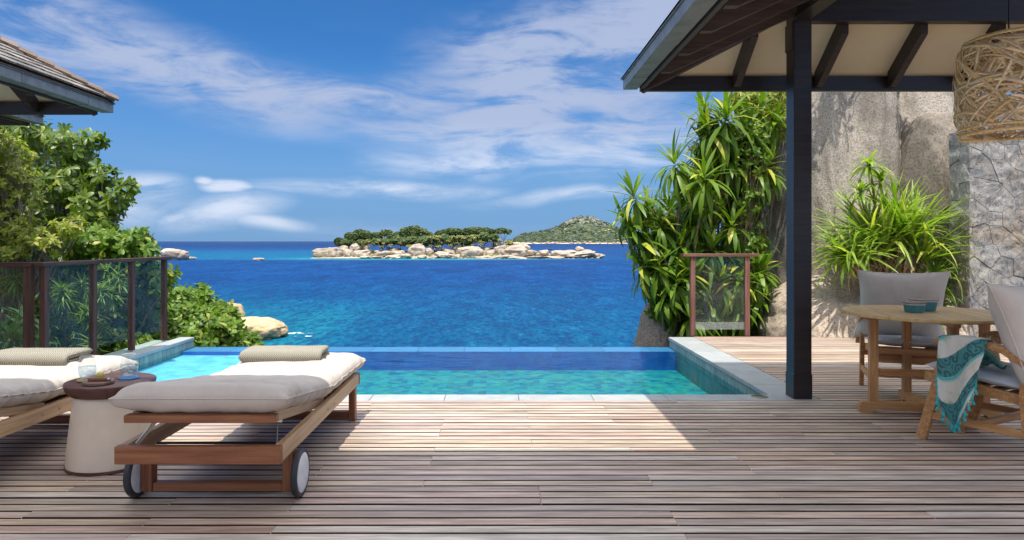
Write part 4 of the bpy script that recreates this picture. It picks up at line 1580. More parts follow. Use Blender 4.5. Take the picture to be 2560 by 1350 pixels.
tumbler('stemless glass of water on the ochre coaster, left one', -2.355, 3.895)
tumbler('stemless glass of water on the blue coaster, right one', -2.150, 3.955)
pad = thing('serving_board', 'small round dark serving board near the front of the side table', 'board', (-2.235, 3.80, TZ))
V, Fc = lathe([(0, .0), (.076, .0), (.080, .004), (.080, .015), (.076, .018), (.0, .0182)], 48)
ob('plate', me('plate', V, Fc, wood_mat('board_wood', (.10, .05, .04), (.20, .12, .09), .4), False), pad)
kn = thing('pocket_knife', 'folding knife with light wooden handle lying on the dark board', 'knife', (-2.225, 3.785, TZ + .020), R(4))
V, Fc = sweep([(-.055, 0, .008), (-.04, 0, .009), (0, 0, .0095), (.035, 0, .0085), (.048, 0, .008)], .017, .016, (0, 1, 0))
ob('handle', me('handle', V, Fc, M['teak'], True), kn)
v, q = tube_np([([(.048, 0, .008), (.062, 0, .008)], .0085)], 12)
ob('collar', np_mesh('collar', v, q, M['steel']), kn)
V, Fc = sweep([(.062, 0, .008), (.075, 0, .008), (.082, 0, .007)], .004, .012, (0, 1, 0))
ob('blade', me('blade', V, Fc, M['steel']), kn)
lv, lf = ICO[4]
lm = np.array([p * (1 + .03 * mnoise.noise(Vector(p) * 2)) for p in lv]) * .021
lime = ob('lime', np_mesh('lime', lm, lf, flat_mat('yellow_green_lime_skin', (.42, .42, .08), .4, .5, .15, 60, .2)), None, (-2.248, 3.842, TZ + .0385))
tag(lime, 'small yellow-green lime on the dark serving board', 'lime')

# ================================================================== DINING TABLE
TC = (3.135, 5.0)
TA = R(-11)
tb = thing('dining_table', 'round slatted teak dining table at the right', 'table', (TC[0], TC[1], 0), TA)
TR, TT = .565, .752
xw = .094
nsl = 12
for i in range(nsl):
    a = -nsl / 2 * xw + i * xw + .0025
    b = a + xw - .005
    poly = []
    rin = TR - .05
    N = 7
    if max(abs(a), abs(b)) >= rin:
        if min(abs(a), abs(b)) >= rin:
            continue
        a, b = max(a, -rin + .002), min(b, rin - .002)
    for k in range(N):
        x = a + (b - a) * k / (N - 1)
        poly.append((x, math.sqrt(max(0, rin * rin - x * x))))
    poly += [(x, -y) for x, y in poly[::-1]]
    n = len(poly)
    V = [(x, y, TT - .022) for x, y in poly] + [(x, y, TT) for x, y in poly]
    Fc = [tuple(range(n, 2 * n))[::-1], tuple(range(n))] + [(k, (k + 1) % n, n + (k + 1) % n, n + k) for k in range(n)]
    m_ = me('top_slat', [(y, x, z) for x, y, z in V], Fc, M['teak_pale'])
    bm = bmesh.new(); bm.from_mesh(m_); bmesh.ops.recalc_face_normals(bm, faces=bm.faces); bm.to_mesh(m_); bm.free()
    ob('top_slat', m_, tb, rot=(0, 0, R(90)))
for k in range(4):
    V, n = [], 14
    for q in range(n + 1):
        a = R(90 * k + 45) + R(89.6) * q / n
        for (r, z) in ((TR - .048, TT), (TR - .004, TT), (TR, TT - .004), (TR, TT - .022), (TR - .006, TT - .026), (TR - .048, TT - .026)):
            V.append((r * math.cos(a), r * math.sin(a), z))
    Fc = [(q * 6 + j, (q + 1) * 6 + j, (q + 1) * 6 + (j + 1) % 6, q * 6 + (j + 1) % 6) for q in range(n) for j in range(6)]
    ob('rim', me('rim', V, Fc, M['teak_pale']), tb)
for ax, L_ in ((0, .47), (1, .50)):
    rot = lambda p: (p[0], p[1], p[2]) if ax == 0 else (p[1], p[0], p[2])
    # foot beam with rounded, stepped ends
    h0 = .085
    pr = [(-L_ + .0, .012), (-L_, .055), (-L_ + .012, .080), (-L_ + .04, h0), (L_ - .04, h0), (L_ - .012, .080), (L_, .055), (L_, .012), (L_, 0), (L_ - .085, 0), (L_ - .10, .018), (L_ - .13, .026), (-L_ + .13, .026), (-L_ + .10, .018), (-L_ + .085, 0), (-L_, 0)]
    if ax == 1:
        pr = [(a, b * .985) for a, b in pr]
    n = len(pr)
    V = [rot((a, -.028, b)) for a, b in pr] + [rot((a, .028, b)) for a, b in pr]
    Fc = [tuple(range(n)), tuple(range(2 * n - 1, n - 1, -1))] + [(k, n + k, n + (k + 1) % n, (k + 1) % n) for k in range(n)]
    m_ = me('foot_beam', V, Fc, M['teak_gold'])
    bm = bmesh.new(); bm.from_mesh(m_); bmesh.ops.recalc_face_normals(bm, faces=bm.faces); bm.to_mesh(m_); bm.free()
    ob('foot_beam', m_, tb)
    for s in (-1, 1):
        q0, q1 = rot((s * (L_ - .10), 0, h0 - .001)), rot((s * (L_ - .10), 0, TT - .062))
        bar('leg', tb, q0, q1, .06, .045, M['teak_gold'], up=rot((1, 0, 0)) if False else (0, 1, 0))
    bar('top_rail', tb, rot((-L_ + .04, 0, TT - .045)), rot((L_ - .04, 0, TT - .045)), .05, .034, M['teak_gold'])
bar('shelf_rail', tb, (-.34, 0, .30), (.34, 0, .30), .03, .05, M['teak_gold'])

M['teal'] = flat_mat('teal_enamel', (.045, .20, .215), .35, .5, .04, 5)
M['cream_plastic'] = flat_mat('cream_seal', (.62, .60, .56), .5)
M['lidwood'] = wood_mat('brown_lid_wood', (.20, .13, .10), (.34, .25, .19), .5)


def rbox_mesh(name, w, d, h, r, mat, taper=.93, z0=0):
    V, Fc = [], []
    n = 6
    def ring(s, z, rr):
        res = []
        for (cx, cy, a0) in ((w / 2 - rr, d / 2 - rr, 0), (-w / 2 + rr, d / 2 - rr, 90), (-w / 2 + rr, -d / 2 + rr, 180), (w / 2 - rr, -d / 2 + rr, 270)):
            for k in range(n + 1):
                a = R(a0 + 90 * k / n)
                res.append(((cx + rr * math.cos(a)) * s, (cy + rr * math.sin(a)) * s, z))
        return res
    rings = [ring(taper * .94, z0, r), ring(taper, z0 + h * .08, r), ring((1 + taper) / 2, z0 + h * .5, r), ring(1, z0 + h * .97, r), ring(.99, z0 + h, r)]
    m = len(rings[0])
    for q in rings:
        V += q
    for i in range(len(rings) - 1):
        for k in range(m):
            Fc.append((i * m + k, i * m + (k + 1) % m, (i + 1) * m + (k + 1) % m, (i + 1) * m + k))
    Fc.append(tuple(range(m))[::-1])
    Fc.append(tuple((len(rings) - 1) * m + k for k in range(m)))
    return me(name, V, Fc, mat)


for (lab, x, y, w, d, h, rz) in (('small teal enamel lunch box with brown lid, nearer one on the table', 3.015, 4.97, .118, .115, .055, 8), ('larger teal enamel lunch box with brown lid behind the small one', 3.155, 5.09, .165, .125, .068, -6)):
    t = thing('lunch_box', lab, 'food container', (x, y, TT + .0005), R(rz), 'teal lunch boxes on the table')
    ob('box_body', rbox_mesh('box_body', w, d, h, .03, M['teal'], .88), t)
    ob('seal', rbox_mesh('seal', w + .004, d + .004, .006, .03, M['cream_plastic'], 1.0), t, (0, 0, h + .0005))
    ob('lid', rbox_mesh('lid', w + .008, d + .008, .010, .03, M['lidwood'], 1.0), t, (0, 0, h + .007))

# ================================================================== DINING CHAIRS
def pillow_mesh(name, W, H, T, mat, nu=36, seed=0, dog=.06):
    V, Q = [], []
    for s in (1, -1):
        for j in range(nu):
            v = -math.cos(math.pi * j / (nu - 1))
            for i in range(nu):
                u = -math.cos(math.pi * i / (nu - 1))
                t = T / 2 * ((1 - u ** 4) * (1 - v ** 4)) ** .55
                x = u * W / 2 * (1 - dog * (1 - v * v) * abs(u) ** 2)
                y = v * H / 2 * (1 - dog * (1 - u * u) * abs(v) ** 2)
                wr = .006 * mnoise.noise(Vector((x * 8, y * 8, seed))) + .004 * mnoise.noise(Vector((x * 22, y * 14, seed + 3))) * (abs(u * v) + .2)
                V.append((x, y, s * t + (wr if t > .002 else 0)))
    for s in (0, 1):
        for j in range(nu - 1):
            for i in range(nu - 1):
                a = s * nu * nu + j * nu + i
                q = (a, a + 1, a + nu + 1, a + nu)
                Q.append(q if s == 0 else q[::-1])
    m = np_mesh(name, V, Q, mat, True)
    bm = bmesh.new(); bm.from_mesh(m); bmesh.ops.remove_doubles(bm, verts=bm.verts, dist=.0004); bmesh.ops.recalc_face_normals(bm, faces=bm.faces); bm.to_mesh(m); bm.free()
    seam = [V[i] for i in range(nu)] + [V[j * nu + nu - 1] for j in range(1, nu)] + [V[(nu - 1) * nu + i] for i in range(nu - 2, -1, -1)] + [V[j * nu] for j in range(nu - 2, -1, -1)]
    return m, seam


def make_chair():
    """sits facing local +y; origin on the floor under the seat"""
    t = thing('dining_armchair', 'teak armchair cut by the right frame edge, throw over its arm', 'chair', (3.108, 4.27, 0), R(28.1), 'teak armchairs at the round table')
    m = M['teak_gold']
    W = .285
    arm = [(.205, .640), (.16, .655), (.04, .668), (-.08, .662), (-.18, .632), (-.27, .580), (-.35, .508), (-.41, .430), (-.445, .365)]
    for s in (-1, 1):
        V, Fc = sweep([(s * W, a, b) for a, b in arm], .062, .036, (1, 0, 0), taper=[.7, .95, 1, 1, 1, 1, 1, 1, .9])
        ob('arm', me('arm', V, Fc, m), t)
        V, Fc = sweep([(s * W, .30, 0), (s * W, .245, .20), (s * W, .185, .42), (s * W, .135, .640)], .034, .060, (1, 0, 0))
        ob('leg', me('leg', V, Fc, m), t)
        V, Fc = sweep([(s * W, -.34, 0), (s * W, -.30, .20), (s * W, -.285, .38), (s * W, -.30, .545)], .034, .056, (1, 0, 0))
        ob('leg', me('leg', V, Fc, m), t)
        V, Fc = sweep([(s * (W - .035), .29, .405), (s * (W - .035), .12, .392), (s * (W - .035), -.10, .368), (s * (W - .035), -.34, .345)], .034, .058, (1, 0, 0))
        ob('seat_rail', me('seat_rail', V, Fc, m), t)
        bar('stretcher', t, (s * W, .255, .165), (s * W, -.30, .165), .024, .045, m)
        V, Fc = sweep([(s * (W - .075), -.27, .36), (s * (W - .075), -.36, .60), (s * (W - .075), -.44, .86)], .036, .05, (1, 0, 0))
        ob('back_post', me('back_post', V, Fc, m), t)
    bar('front_rail', t, (-W + .016, .215, .325), (W - .016, .215, .325), .028, .06, m)
    bar('front_rail', t, (-W + .05, .277, .401), (W - .05, .277, .401), .03, .045, m)
    bar('rear_rail', t, (-W + .016, -.30, .30), (W - .016, -.30, .30), .028, .05, m)
    bar('stretcher', t, (-W + .016, -.02, .16), (W - .016, -.02, .16), .028, .045, m)
    for k in range(6):
        y = .22 - k * .092
        z = .40 - .055 * (.28 - y) / .6
        bar('seat_slat', t, (-W + .052, y, z), (W - .052, y, z), .07, .016, m)
    for k in range(4):
        f = .25 + k * .2
        bar('back_slat', t, (-W + .09, -.27 - .17 * f, .36 + .5 * f), (W - .09, -.27 - .17 * f, .36 + .5 * f), .06, .016, m, up=(0, 1, .2))
    pm, seam = pillow_mesh('seat_cushion', .53, .56, .085, M['bluecush'], 30, 2, .02)
    sc_ = ob('seat_cushion', pm, t, (0, .005, .450), rot=(R(5.5), 0, 0))
    fabric_tube('piping', sc_, seam, .0035, M['bluecush'])
    pm, seam = pillow_mesh('back_cushion', .68, .64, .23, M['greycush'], 44, 6, .10)
    bc = ob('back_cushion', pm, t, (0, -.225, .722), rot=(R(70), 0, 0))
    fabric_tube('piping', bc, seam, .0048, M['greycush'])
    return t


ch2 = make_chair()
ch1 = copy_tree(ch2)
ch1.location = (3.345, 5.62, 0)
ch1.rotation_euler = (0, 0, R(160))
ch1['label'] = 'teak armchair behind the round table, facing the camera with large grey back cushion'

# ------------------------------------------------------------------ throw over the arm
def throw_mat():
    m, nt = new_mat('teal_patterned_throw')
    tc = nt.n('ShaderNodeUVMap').outputs[0]
    sp = nt.n('ShaderNodeSeparateXYZ', {0: tc})
    d = nt.m('ADD', sp.outputs[1], nt.m('MULTIPLY', sp.outputs[0], .75))
    wv = nt.m('FRACT', nt.m('DIVIDE', nt.m('ADD', d, .335), .30))
    band = nt.m('MULTIPLY', nt.m('GREATER_THAN', wv, .02), nt.m('LESS_THAN', wv, .47))
    edge = nt.m('MULTIPLY', nt.smooth(wv, .44, .50), nt.smooth(wv, .60, .50))
    vor = nt.n('ShaderNodeTexVoronoi', {'Vector': tc, 'Scale': 20.0}, feature='F1').outputs[0]
    rings = nt.m('SINE', nt.m('MULTIPLY', vor, 15))
    dots = nt.n('ShaderNodeTexVoronoi', {'Vector': tc, 'Scale': 120.0}, feature='F1').outputs[0]
    pat = nt.m('MAXIMUM', nt.smooth(rings, .1, .5), nt.m('GREATER_THAN', nt.m('MULTIPLY', dots, -1), -.22))
    n = nt.noise(tc, 16, 5, .7)
    teal = nt.mix(n, (.045, .20, .205), (.11, .33, .32))
    bandc = nt.mix(nt.m('MULTIPLY', pat, .85), teal, (.05, .10, .11))
    crm = nt.mix(nt.smooth(nt.noise(tc, 7, 5, .7), .50, .68), (.66, .64, .56), (.42, .40, .22))
    c = nt.mix(band, crm, bandc)
    c = nt.mix(edge, c, (.06, .45, .43))
    p = principled(nt, c, .9, nt.bump(n, .15, .003), .1)
    tl = nt.n('ShaderNodeBsdfTranslucent', {'Color': c})
    out(nt, nt.n('ShaderNodeMixShader', {0: .12, 1: p.outputs[0], 2: tl.outputs[0]}).outputs[0])
    return m


ma = Matrix.Translation(Vector((3.108, 4.27, 0))) @ Matrix.Rotation(R(28.1), 4, 'Z')
th = thing('patterned_throw', 'teal and cream patterned throw with turquoise tassels draped over the chair arm', 'throw', (3.108, 4.27, 0), R(28.1))
nu, nv = 44, 70
V, UVs = [], []
armz = lambda y: float(np.interp(y, [-.35, -.27, -.18, -.08, .04, .16, .205], [.508, .58, .632, .662, .668, .655, .640])) + .022
W = .285
# local frame: -x is the side towards the camera. v runs from inner hem, over the arm, to the outer hem
s_in, s_top = .34, .075
for j in range(nv):
    v = j / (nv - 1)
    for i in range(nu):
        u = i / (nu - 1)
        full = .52 - .06 * abs(2 * u - 1)
        lo = full if True else 0
        # outer side narrows to a hanging tip
        tot_ = s_in + s_top + .53
        s = v * tot_
        y_arm = .165 - u * .27
        zt = armz(y_arm)
        fold = .5 + .5 * math.sin(u * math.pi * 3.0 + .7)
        if s < s_in:                                  # inside, crumpled on the seat
            q = (s_in - s) / s_in
            x = -W + .040 + .02 + .10 * q + .03 * fold * q
            z = max(.505 + .02 * fold + .03 * mnoise.noise(Vector((u * 5, q * 4, 1))), zt - .01 - q * .36)
            y = y_arm - .02 * q
        elif s < s_in + s_top:
            q = (s - s_in) / s_top
            a = math.pi * q
            x = -W + .040 * math.cos(a)
            z = zt - .006 + .008 * math.sin(a)
            y = y_arm
        else:
            q = (s - s_in - s_top) / .53
            tip = 1 - .36 * (abs(u - .46) / .5) ** 1.6      # side edges are shorter: a pointed hem
            dz = q * .53 * tip
            narrow = 1 - .30 * q
            yc = .03
            y = yc + (y_arm - yc) * narrow + .018 * q
            x = -W - .042 - .030 * fold * min(1, q * 2.2) - .012 * mnoise.noise(Vector((u * 6, q * 3, 4))) - .03 * q
            z = zt - .006 - dz
        V.append((x, y, z))
        UVs.append((u * .30, v * .9))
Q = [(j * nu + i, j * nu + i + 1, (j + 1) * nu + i + 1, (j + 1) * nu + i) for j in range(nv - 1) for i in range(nu - 1)]
tm = np_mesh('cloth', V, Q, throw_mat(), True)
uvl = tm.uv_layers.new(name='UVMap')
li = np.zeros(len(tm.loops), dtype=np.int32)
tm.loops.foreach_get('vertex_index', li)
uvl.data.foreach_set('uv', np.array(UVs, dtype=np.float32)[li].ravel())
cloth = ob('cloth', tm, th)
sm = cloth.modifiers.new('thickness', 'SOLIDIFY')
sm.thickness = .004
M['tassel'] = flat_mat('turquoise_tassel', (.05, .42, .44), .9, .1, .2, 60)
V2, F2 = lathe([(.0, .004), (.0028, .0), (.0036, -.006), (.0026, -.010), (.0055, -.026), (.0085, -.040), (0, -.040)], 8)
tsm = me('tassel', V2, F2, M['tassel'], True)
hem = [V[(nv - 1) * nu + i] for i in range(nu)]
edge_l = [V[j * nu] for j in range(nv - 16, nv - 1)]
edge_r = [V[j * nu + nu - 1] for j in range(nv - 12, nv - 1)]
sp_pts = hem[::3] + edge_l[::4] + edge_r[::5]
for p in sp_pts:
    o = ob('tassel', tsm, th, (p[0] - .004, p[1], p[2]))
    o.rotation_euler = (random.uniform(-.3, .3), random.uniform(-.2, .2), 0)
    o.scale = (1.3, 1.3, 1.15)

# ================================================================== PENDANT LAMP
lp = thing('woven_pendant_lamp', 'large round-cornered lamp of loosely woven rattan strips hanging at top right', 'pendant lamp', (3.205, 4.30, 1.94))
LR, LH = .278, .60
M['rattan'] = wood_mat('rattan_strip', (.66, .48, .28), (.92, .76, .50), .55, 1.5, .22, .1, .2, .3, .008)


def lamp_r(z):
    # radius of the shade at height 0..1
    z = min(max(z, 0), 1)
    e = abs(2 * z - 1)
    return LR * (1 - .16 * e ** 5 - (.10 if z < .5 else .24) * e ** 16)


random.seed(5)
nst = 240
for k in range(nst):
    a = random.uniform(0, 2 * math.pi)
    z0 = random.uniform(.02, .98)
    steep = random.choice((.15, .3, .7, 1.1, 1.6, 2.2)) * random.choice((-1, 1))
    ln = random.uniform(.30, .62)
    n = 12
    P = []
    curl = random.uniform(-1.4, 1.4)
    lay = random.uniform(-.010, .014)
    aa, zz = a, z0
    d_ = math.atan(steep)
    st_l = ln / n
    for i in range(n + 1):
        r = lamp_r(zz) + lay + .006 * math.sin(i * 1.2 + k)
        P.append(Vector((r * math.cos(aa), r * math.sin(aa), zz * LH)))
        aa += math.cos(d_) * st_l / r
        zz += math.sin(d_) * st_l / LH
        d_ += curl * st_l * 2.5
        if zz > 1.0 or zz < 0:
            d_ = -d_
            zz = min(max(zz, 0), 1)
    wv = random.uniform(.005, .010)
    V, Fc = [], []
    for i, p in enumerate(P):
        t = (P[min(i + 1, n)] - P[max(i - 1, 0)]).normalized()
        nr = Vector((p.x, p.y, (p.z - LH / 2) * .3)).normalized()
        sd = t.cross(nr).normalized()
        for (x, y) in ((-wv, -.001), (wv, -.001), (wv, .001), (-wv, .001)):
            V.append(p + sd * x + nr * y)
    for i in range(n):
        for j in range(4):
            Fc.append((i * 4 + j, i * 4 + (j + 1) % 4, (i + 1) * 4 + (j + 1) % 4, (i + 1) * 4 + j))
    ob('rattan_strip', me('rattan_strip', V, Fc, M['rattan'], True), lp)
for (z, r, wv) in ((.0, LR * .93, .010), (.035, LR * .97, .007), (LH, LR * .80, .009), (LH * .985, LR * .86, .007)):
    V, Fc = [], []
    n = 60
    for i in range(n):
        a = 2 * math.pi * i / n
        rr_ = r + .006 * math.sin(3 * a)
        for (dx, dz) in ((0, -wv), (.003, -wv), (.003, wv), (0, wv)):
            V.append(((rr_ + dx) * math.cos(a), (rr_ + dx) * math.sin(a), z + dz + .006 * math.sin(2 * a + z * 9)))
    for i in range(n):
        for j in range(4):
            Fc.append((i * 4 + j, ((i + 1) % n) * 4 + j, ((i + 1) % n) * 4 + (j + 1) % 4, i * 4 + (j + 1) % 4))
    ob('rattan_hoop', me('rattan_hoop', V, Fc, M['rattan'], True), lp)
for a in (20, 80, 140):
    bar('rattan_strip', lp, (LR * .86 * math.cos(R(a)), LR * .86 * math.sin(R(a)), LH + .008 + a * .0001), (-LR * .86 * math.cos(R(a)), -LR * .86 * math.sin(R(a)), LH + .010), .022, .003, M['rattan'])
v, q = tube_np([([(0, 0, LH), (0, 0, 1.9)], .0045)], 6)
ob('cord', np_mesh('cord', v, q, M['blackmetal']), lp)
V, Fc = lathe([(0, .05), (.008, .05), (.012, .03), (.03, .018), (.034, .010), (0, .010)], 20)
ob('cap', me('cap', V, Fc, M['blackmetal'], True), lp, (0, 0, LH + .004))

# ================================================================== PLANTS
def leaf_template(prof, droop=.2, fold=.12, twist=0.0):
    """unit leaf along +Y, width along X, upper side +Z. prof: (t, halfwidth)"""
    V, Q = [], []
    ang = 0
    y = z = 0
    pt = 0
    for k, (t, wd) in enumerate(prof):
        dt = t - pt
        a = -droop * t * 1.6
        y += dt * math.cos(a)
        z += dt * math.sin(a)
        pt = t
        f = fold * wd
        V += [(-wd * .5, y, z + f * .5), (0, y, z), (wd * .5, y, z + f * .5)]
    n = len(prof)
    for i in range(n - 1):
        for j in range(2):
            Q.append((i * 3 + j, i * 3 + j + 1, (i + 1) * 3 + j + 1, (i + 1) * 3 + j))
    return np.array(V), np.array(Q)


OBO = [(0, .10), (.35, .55), (.68, 1), (.90, .70), (1, .08)]
OVA = [(0, .15), (.25, .8), (.5, 1), (.8, .6), (1, .04)]
LAN = [(0, .42), (.12, .48), (.35, .95), (.60, 1), (.82, .62), (.94, .26), (1, .03)]
NAR = [(0, .7), (.3, 1), (.7, .7), (1, .05)]
STR = [(0, .9), (.15, 1), (.35, 1), (.55, .92), (.75, .75), (.9, .45), (1, .04)]
TPL = {
    'obo': [leaf_template(OBO, d, .09) for d in (.05, .35, .7)],
    'ova': [leaf_template(OVA, d, .08) for d in (.05, .35, .7)],
    'lan': [leaf_template(LAN, d, .030) for d in (.15, .6, 1.0, 1.5)],
    'nar': [leaf_template(NAR, d, .02) for d in (.1, .5, .9)],
    'str': [leaf_template(STR, d, .012) for d in (.3, .8, 1.3, 1.8)],
}


def norm(a):
    return a / (np.linalg.norm(a, axis=-1, keepdims=True) + 1e-9)


class Leaves:
    """collects leaves as (position, direction, up, length, width, variant)"""
    def __init__(s, kind):
        s.kind = kind
        s.P, s.D, s.U, s.L, s.W, s.K = [], [], [], [], [], []

    def add(s, p, d, u, L, W, k=None):
        p, d, u = np.atleast_2d(p), np.atleast_2d(d), np.atleast_2d(u)
        n = len(d)
        s.P.append(np.broadcast_to(p, (n, 3)))
        s.D.append(norm(d))
        s.U.append(np.broadcast_to(u, (n, 3)))
        s.L.append(np.broadcast_to(L, (n,)))
        s.W.append(np.broadcast_to(W, (n,)))
        nk = len(TPL[s.kind])
        s.K.append(rng.integers(0, nk, n) if k is None else np.broadcast_to(k, (n,)))

    def whorl(s, c, axis, n, L, W, spread=(50, 85), jit=.15, k=None):
        """n leaves radiating round an axis from one point"""
        axis = norm(np.asarray(axis, float))
        ref = np.array((0, 0, 1.)) if abs(axis[2]) < .9 else np.array((1., 0, 0))
        u = norm(np.cross(axis, ref))
        v = np.cross(axis, u)
        a = np.arange(n) * 2.399 + rng.uniform(0, 6)
        th = np.radians(rng.uniform(spread[0], spread[1], n))
        d = np.cos(th)[:, None] * axis + np.sin(th)[:, None] * (np.cos(a)[:, None] * u + np.sin(a)[:, None] * v)
        d = norm(d + rng.normal(0, jit, (n, 3)))
        s.add(np.asarray(c) + d * .004, d, axis, L * rng.uniform(.7, 1.12, n), W * rng.uniform(.8, 1.15, n), k)

    def build(s, root, mat, nparts=300, name='leaf', origin=(0, 0, 0), part_mat=None, view=True):
        P, D, U = np.concatenate(s.P), np.concatenate(s.D), np.concatenate(s.U)
        L, W, K_ = np.concatenate(s.L), np.concatenate(s.W), np.concatenate(s.K)
        X = norm(np.cross(D, U) + 1e-6)
        Z = np.cross(X, D)
        Mx = np.stack((X * W[:, None], D * L[:, None], Z * L[:, None]), -1)      # columns
        P = P - np.asarray(origin)
        wp = P + np.asarray(origin)
        # the leaves that show largest: near the camera and towards the outside
        score = L * W / ((wp[:, 1]) ** 2) * (1 + .5 * rng.uniform(0, 1, len(P)))
        score = score * np.where(wp[:, 1] <= np.quantile(wp[:, 1], .35), 3.0, 1.0)
        order = np.argsort(-score)
        npart = min(nparts, len(P))
        protos = [np_mesh(name, t[0], t[1], part_mat or mat, True) for t in TPL[s.kind]]
        for i in order[:npart]:
            mt = Matrix([list(Mx[i][0]) + [P[i][0]], list(Mx[i][1]) + [P[i][1]], list(Mx[i][2]) + [P[i][2]], [0, 0, 0, 1]])
            o = bpy.data.objects.new(name, protos[K_[i]])
            sc.collection.objects.link(o)
            o.parent = root
            o.matrix_basis = mt
        rest = order[npart:]
        if len(rest):
            vs, qs, base = [], [], 0
            for k, (tv, tq) in enumerate(TPL[s.kind]):
                idx = rest[K_[rest] == k]
                if not len(idx):
                    continue
                vv = np.einsum('nij,vj->nvi', Mx[idx], tv) + P[idx][:, None]
                vs.append(vv.reshape(-1, 3))
                qq = tq[None] + (np.arange(len(idx)) * len(tv))[:, None, None] + base
                qs.append(qq.reshape(-1, 4))
                base += len(idx) * len(tv)
            o = ob('foliage', np_mesh('foliage', np.concatenate(vs), np.concatenate(qs), mat, True), root)
            o['kind'] = 'stuff'
        return len(P)


def curve_pts(a, b, sag=0.0, n=6, wob=.05):
    a, b = np.asarray(a, float), np.asarray(b, float)
    t = np.linspace(0, 1, n)[:, None]
    p = a + (b - a) * t
    p[:, 2] += -sag * np.sin(np.pi * t[:, 0])
    w_ = rng.normal(0, wob, (n, 3)) * np.linalg.norm(b - a) * .3
    w_[0] = w_[-1] = 0
    return p + w_


def blob_points(n, c, r, shell=.45):
    d = norm(rng.normal(0, 1, (n, 3)))
    rad = rng.uniform(shell, 1, n) ** .6
    return np.asarray(c) + d * rad[:, None] * np.asarray(r), d


def crown_tree(name, label, cat, base, blobs, kind, mat, L, W, nw, per=7, spread=(45, 85), group=None, bark='bark', nparts=300, trunk_r=.09, twigs=.3, upbias=.6, shell=.35):
    """blobs: (px, py, Y, rx_px, ry_px, depth_m)"""
    t = thing(name, label, cat, base, 0, group)
    o = np.asarray(base, float)
    lv = Leaves(kind)
    paths = []
    tw = []
    fork = o + np.array((0, 0, .0))
    area = sum(b[3] * b[4] for b in blobs)
    top = np.mean([np.array(at(b[0], b[1], b[2])) for b in blobs], 0)
    mid = o + (top - o) * .45
    paths.append((curve_pts(o - o, mid - o, 0, 7, .05), np.linspace(trunk_r, trunk_r * .7, 7)))
    for (px, py, Y, rx, ry, dp) in blobs:
        c = np.array(at(px, py, Y))
        r = np.array((rx * Y / F, dp, ry * Y / F))
        limb = curve_pts(mid - o, c - o, .1 * np.linalg.norm(c - mid), 8, .07)
        paths.append((limb, np.linspace(trunk_r * .55, .010, 8)))
        n = max(3, int(nw * rx * ry / area))
        pts_, dd = blob_points(n, c, r, shell)
        ax = norm(dd * np.array((1, 1, .8)) + np.array((0, -.25, upbias)))
        for p, a in zip(pts_, ax):
            lv.whorl(p, a, per, L, W, spread)
        for i in range(0, n, max(1, int(1 / twigs))):
            k = rng.integers(3, 8)
            tw.append((curve_pts(limb[k], pts_[i] - o, -.03, 5, .08), np.linspace(.009, .0035, 5)))
    v, q = tube_np(paths, 7)
    ob('trunk', np_mesh('trunk', v, q, M[bark]), t)
    if tw:
        v, q = tube_np(tw, 4)
        tg = ob('twigs', np_mesh('twigs', v, q, M[bark]), t)
        tg['kind'] = 'stuff'
    k = lv.build(t, mat, nparts, 'leaf', base)
    print(name, 'leaves', k)
    return t


# ---- left: trees and bushes beyond the glass
crown_tree('broadleaf_tree', 'large dark glossy whorl-leaved tree filling the upper left under the eaves', 'tree', (-8.6, 12.2, -2.2), [
    (40, 350, 11.8, 70, 60, .8), (110, 345, 11.2, 62, 50, .7), (185, 372, 10.8, 55, 42, .6), (235, 350, 10.8, 26, 22, .3), (85, 440, 11.4, 90, 70, .8), (180, 455, 10.8, 80, 58, .7), (255, 445, 10.6, 42, 36, .4),
    (292, 505, 10.5, 22, 38, .3), (322, 470, 10.4, 20, 20, .2), (230, 520, 10.6, 60, 42, .6), (120, 540, 11.2, 110, 60, .9), (215, 575, 10.5, 75, 40, .6), (20, 520, 11.8, 60, 90, .8), (262, 560, 10.4, 30, 26, .3)],
    'obo', M['leaf_tree'], .150, .060, 760, 8, (45, 90), None, 'bark', 300, .11, .35, .5, .30)
crown_tree('broadleaf_tree', 'middle-green round-leaved tree reaching low over the handrail end', 'tree', (-6.9, 11.4, -2.0), [
    (150, 620, 10.2, 90, 42, .6), (230, 610, 10.0, 70, 40, .5), (300, 615, 9.9, 55, 34, .4), (345, 590, 9.8, 22, 26, .25), (372, 622, 9.7, 16, 14, .15), (250, 660, 10.1, 110, 30, .5), (330, 700, 10.3, 60, 40, .4), (350, 655, 9.9, 50, 22, .3), (425, 688, 9.9, 12, 16, .12), (395, 700, 10, 30, 40, .3)],
    'obo', M['leaf_bush'], .135, .058, 520, 8, (45, 90), None, 'bark', 300, .06, .35, .4, .3)
crown_tree('yellow_green_tree', 'lighter yellow-green small-leaved tree with bare pale twigs at the left frame edge', 'tree', (-7.4, 10.0, -1.6), [
    (25, 390, 9.3, 42, 60, .5), (40, 470, 9.2, 56, 60, .5), (20, 560, 9.1, 45, 50, .5), (75, 590, 9.1, 60, 40, .4), (30, 640, 9.0, 60, 30, .4), (110, 610, 9.0, 50, 36, .4), (170, 565, 9.2, 40, 28, .3), (20, 700, 9.2, 55, 40, .3), (-30, 500, 9.2, 50, 150, .6)],
    'ova', M['leaf_light'], .088, .036, 720, 7, (35, 85), None, 'bark', 300, .05, .6, .5, .2)
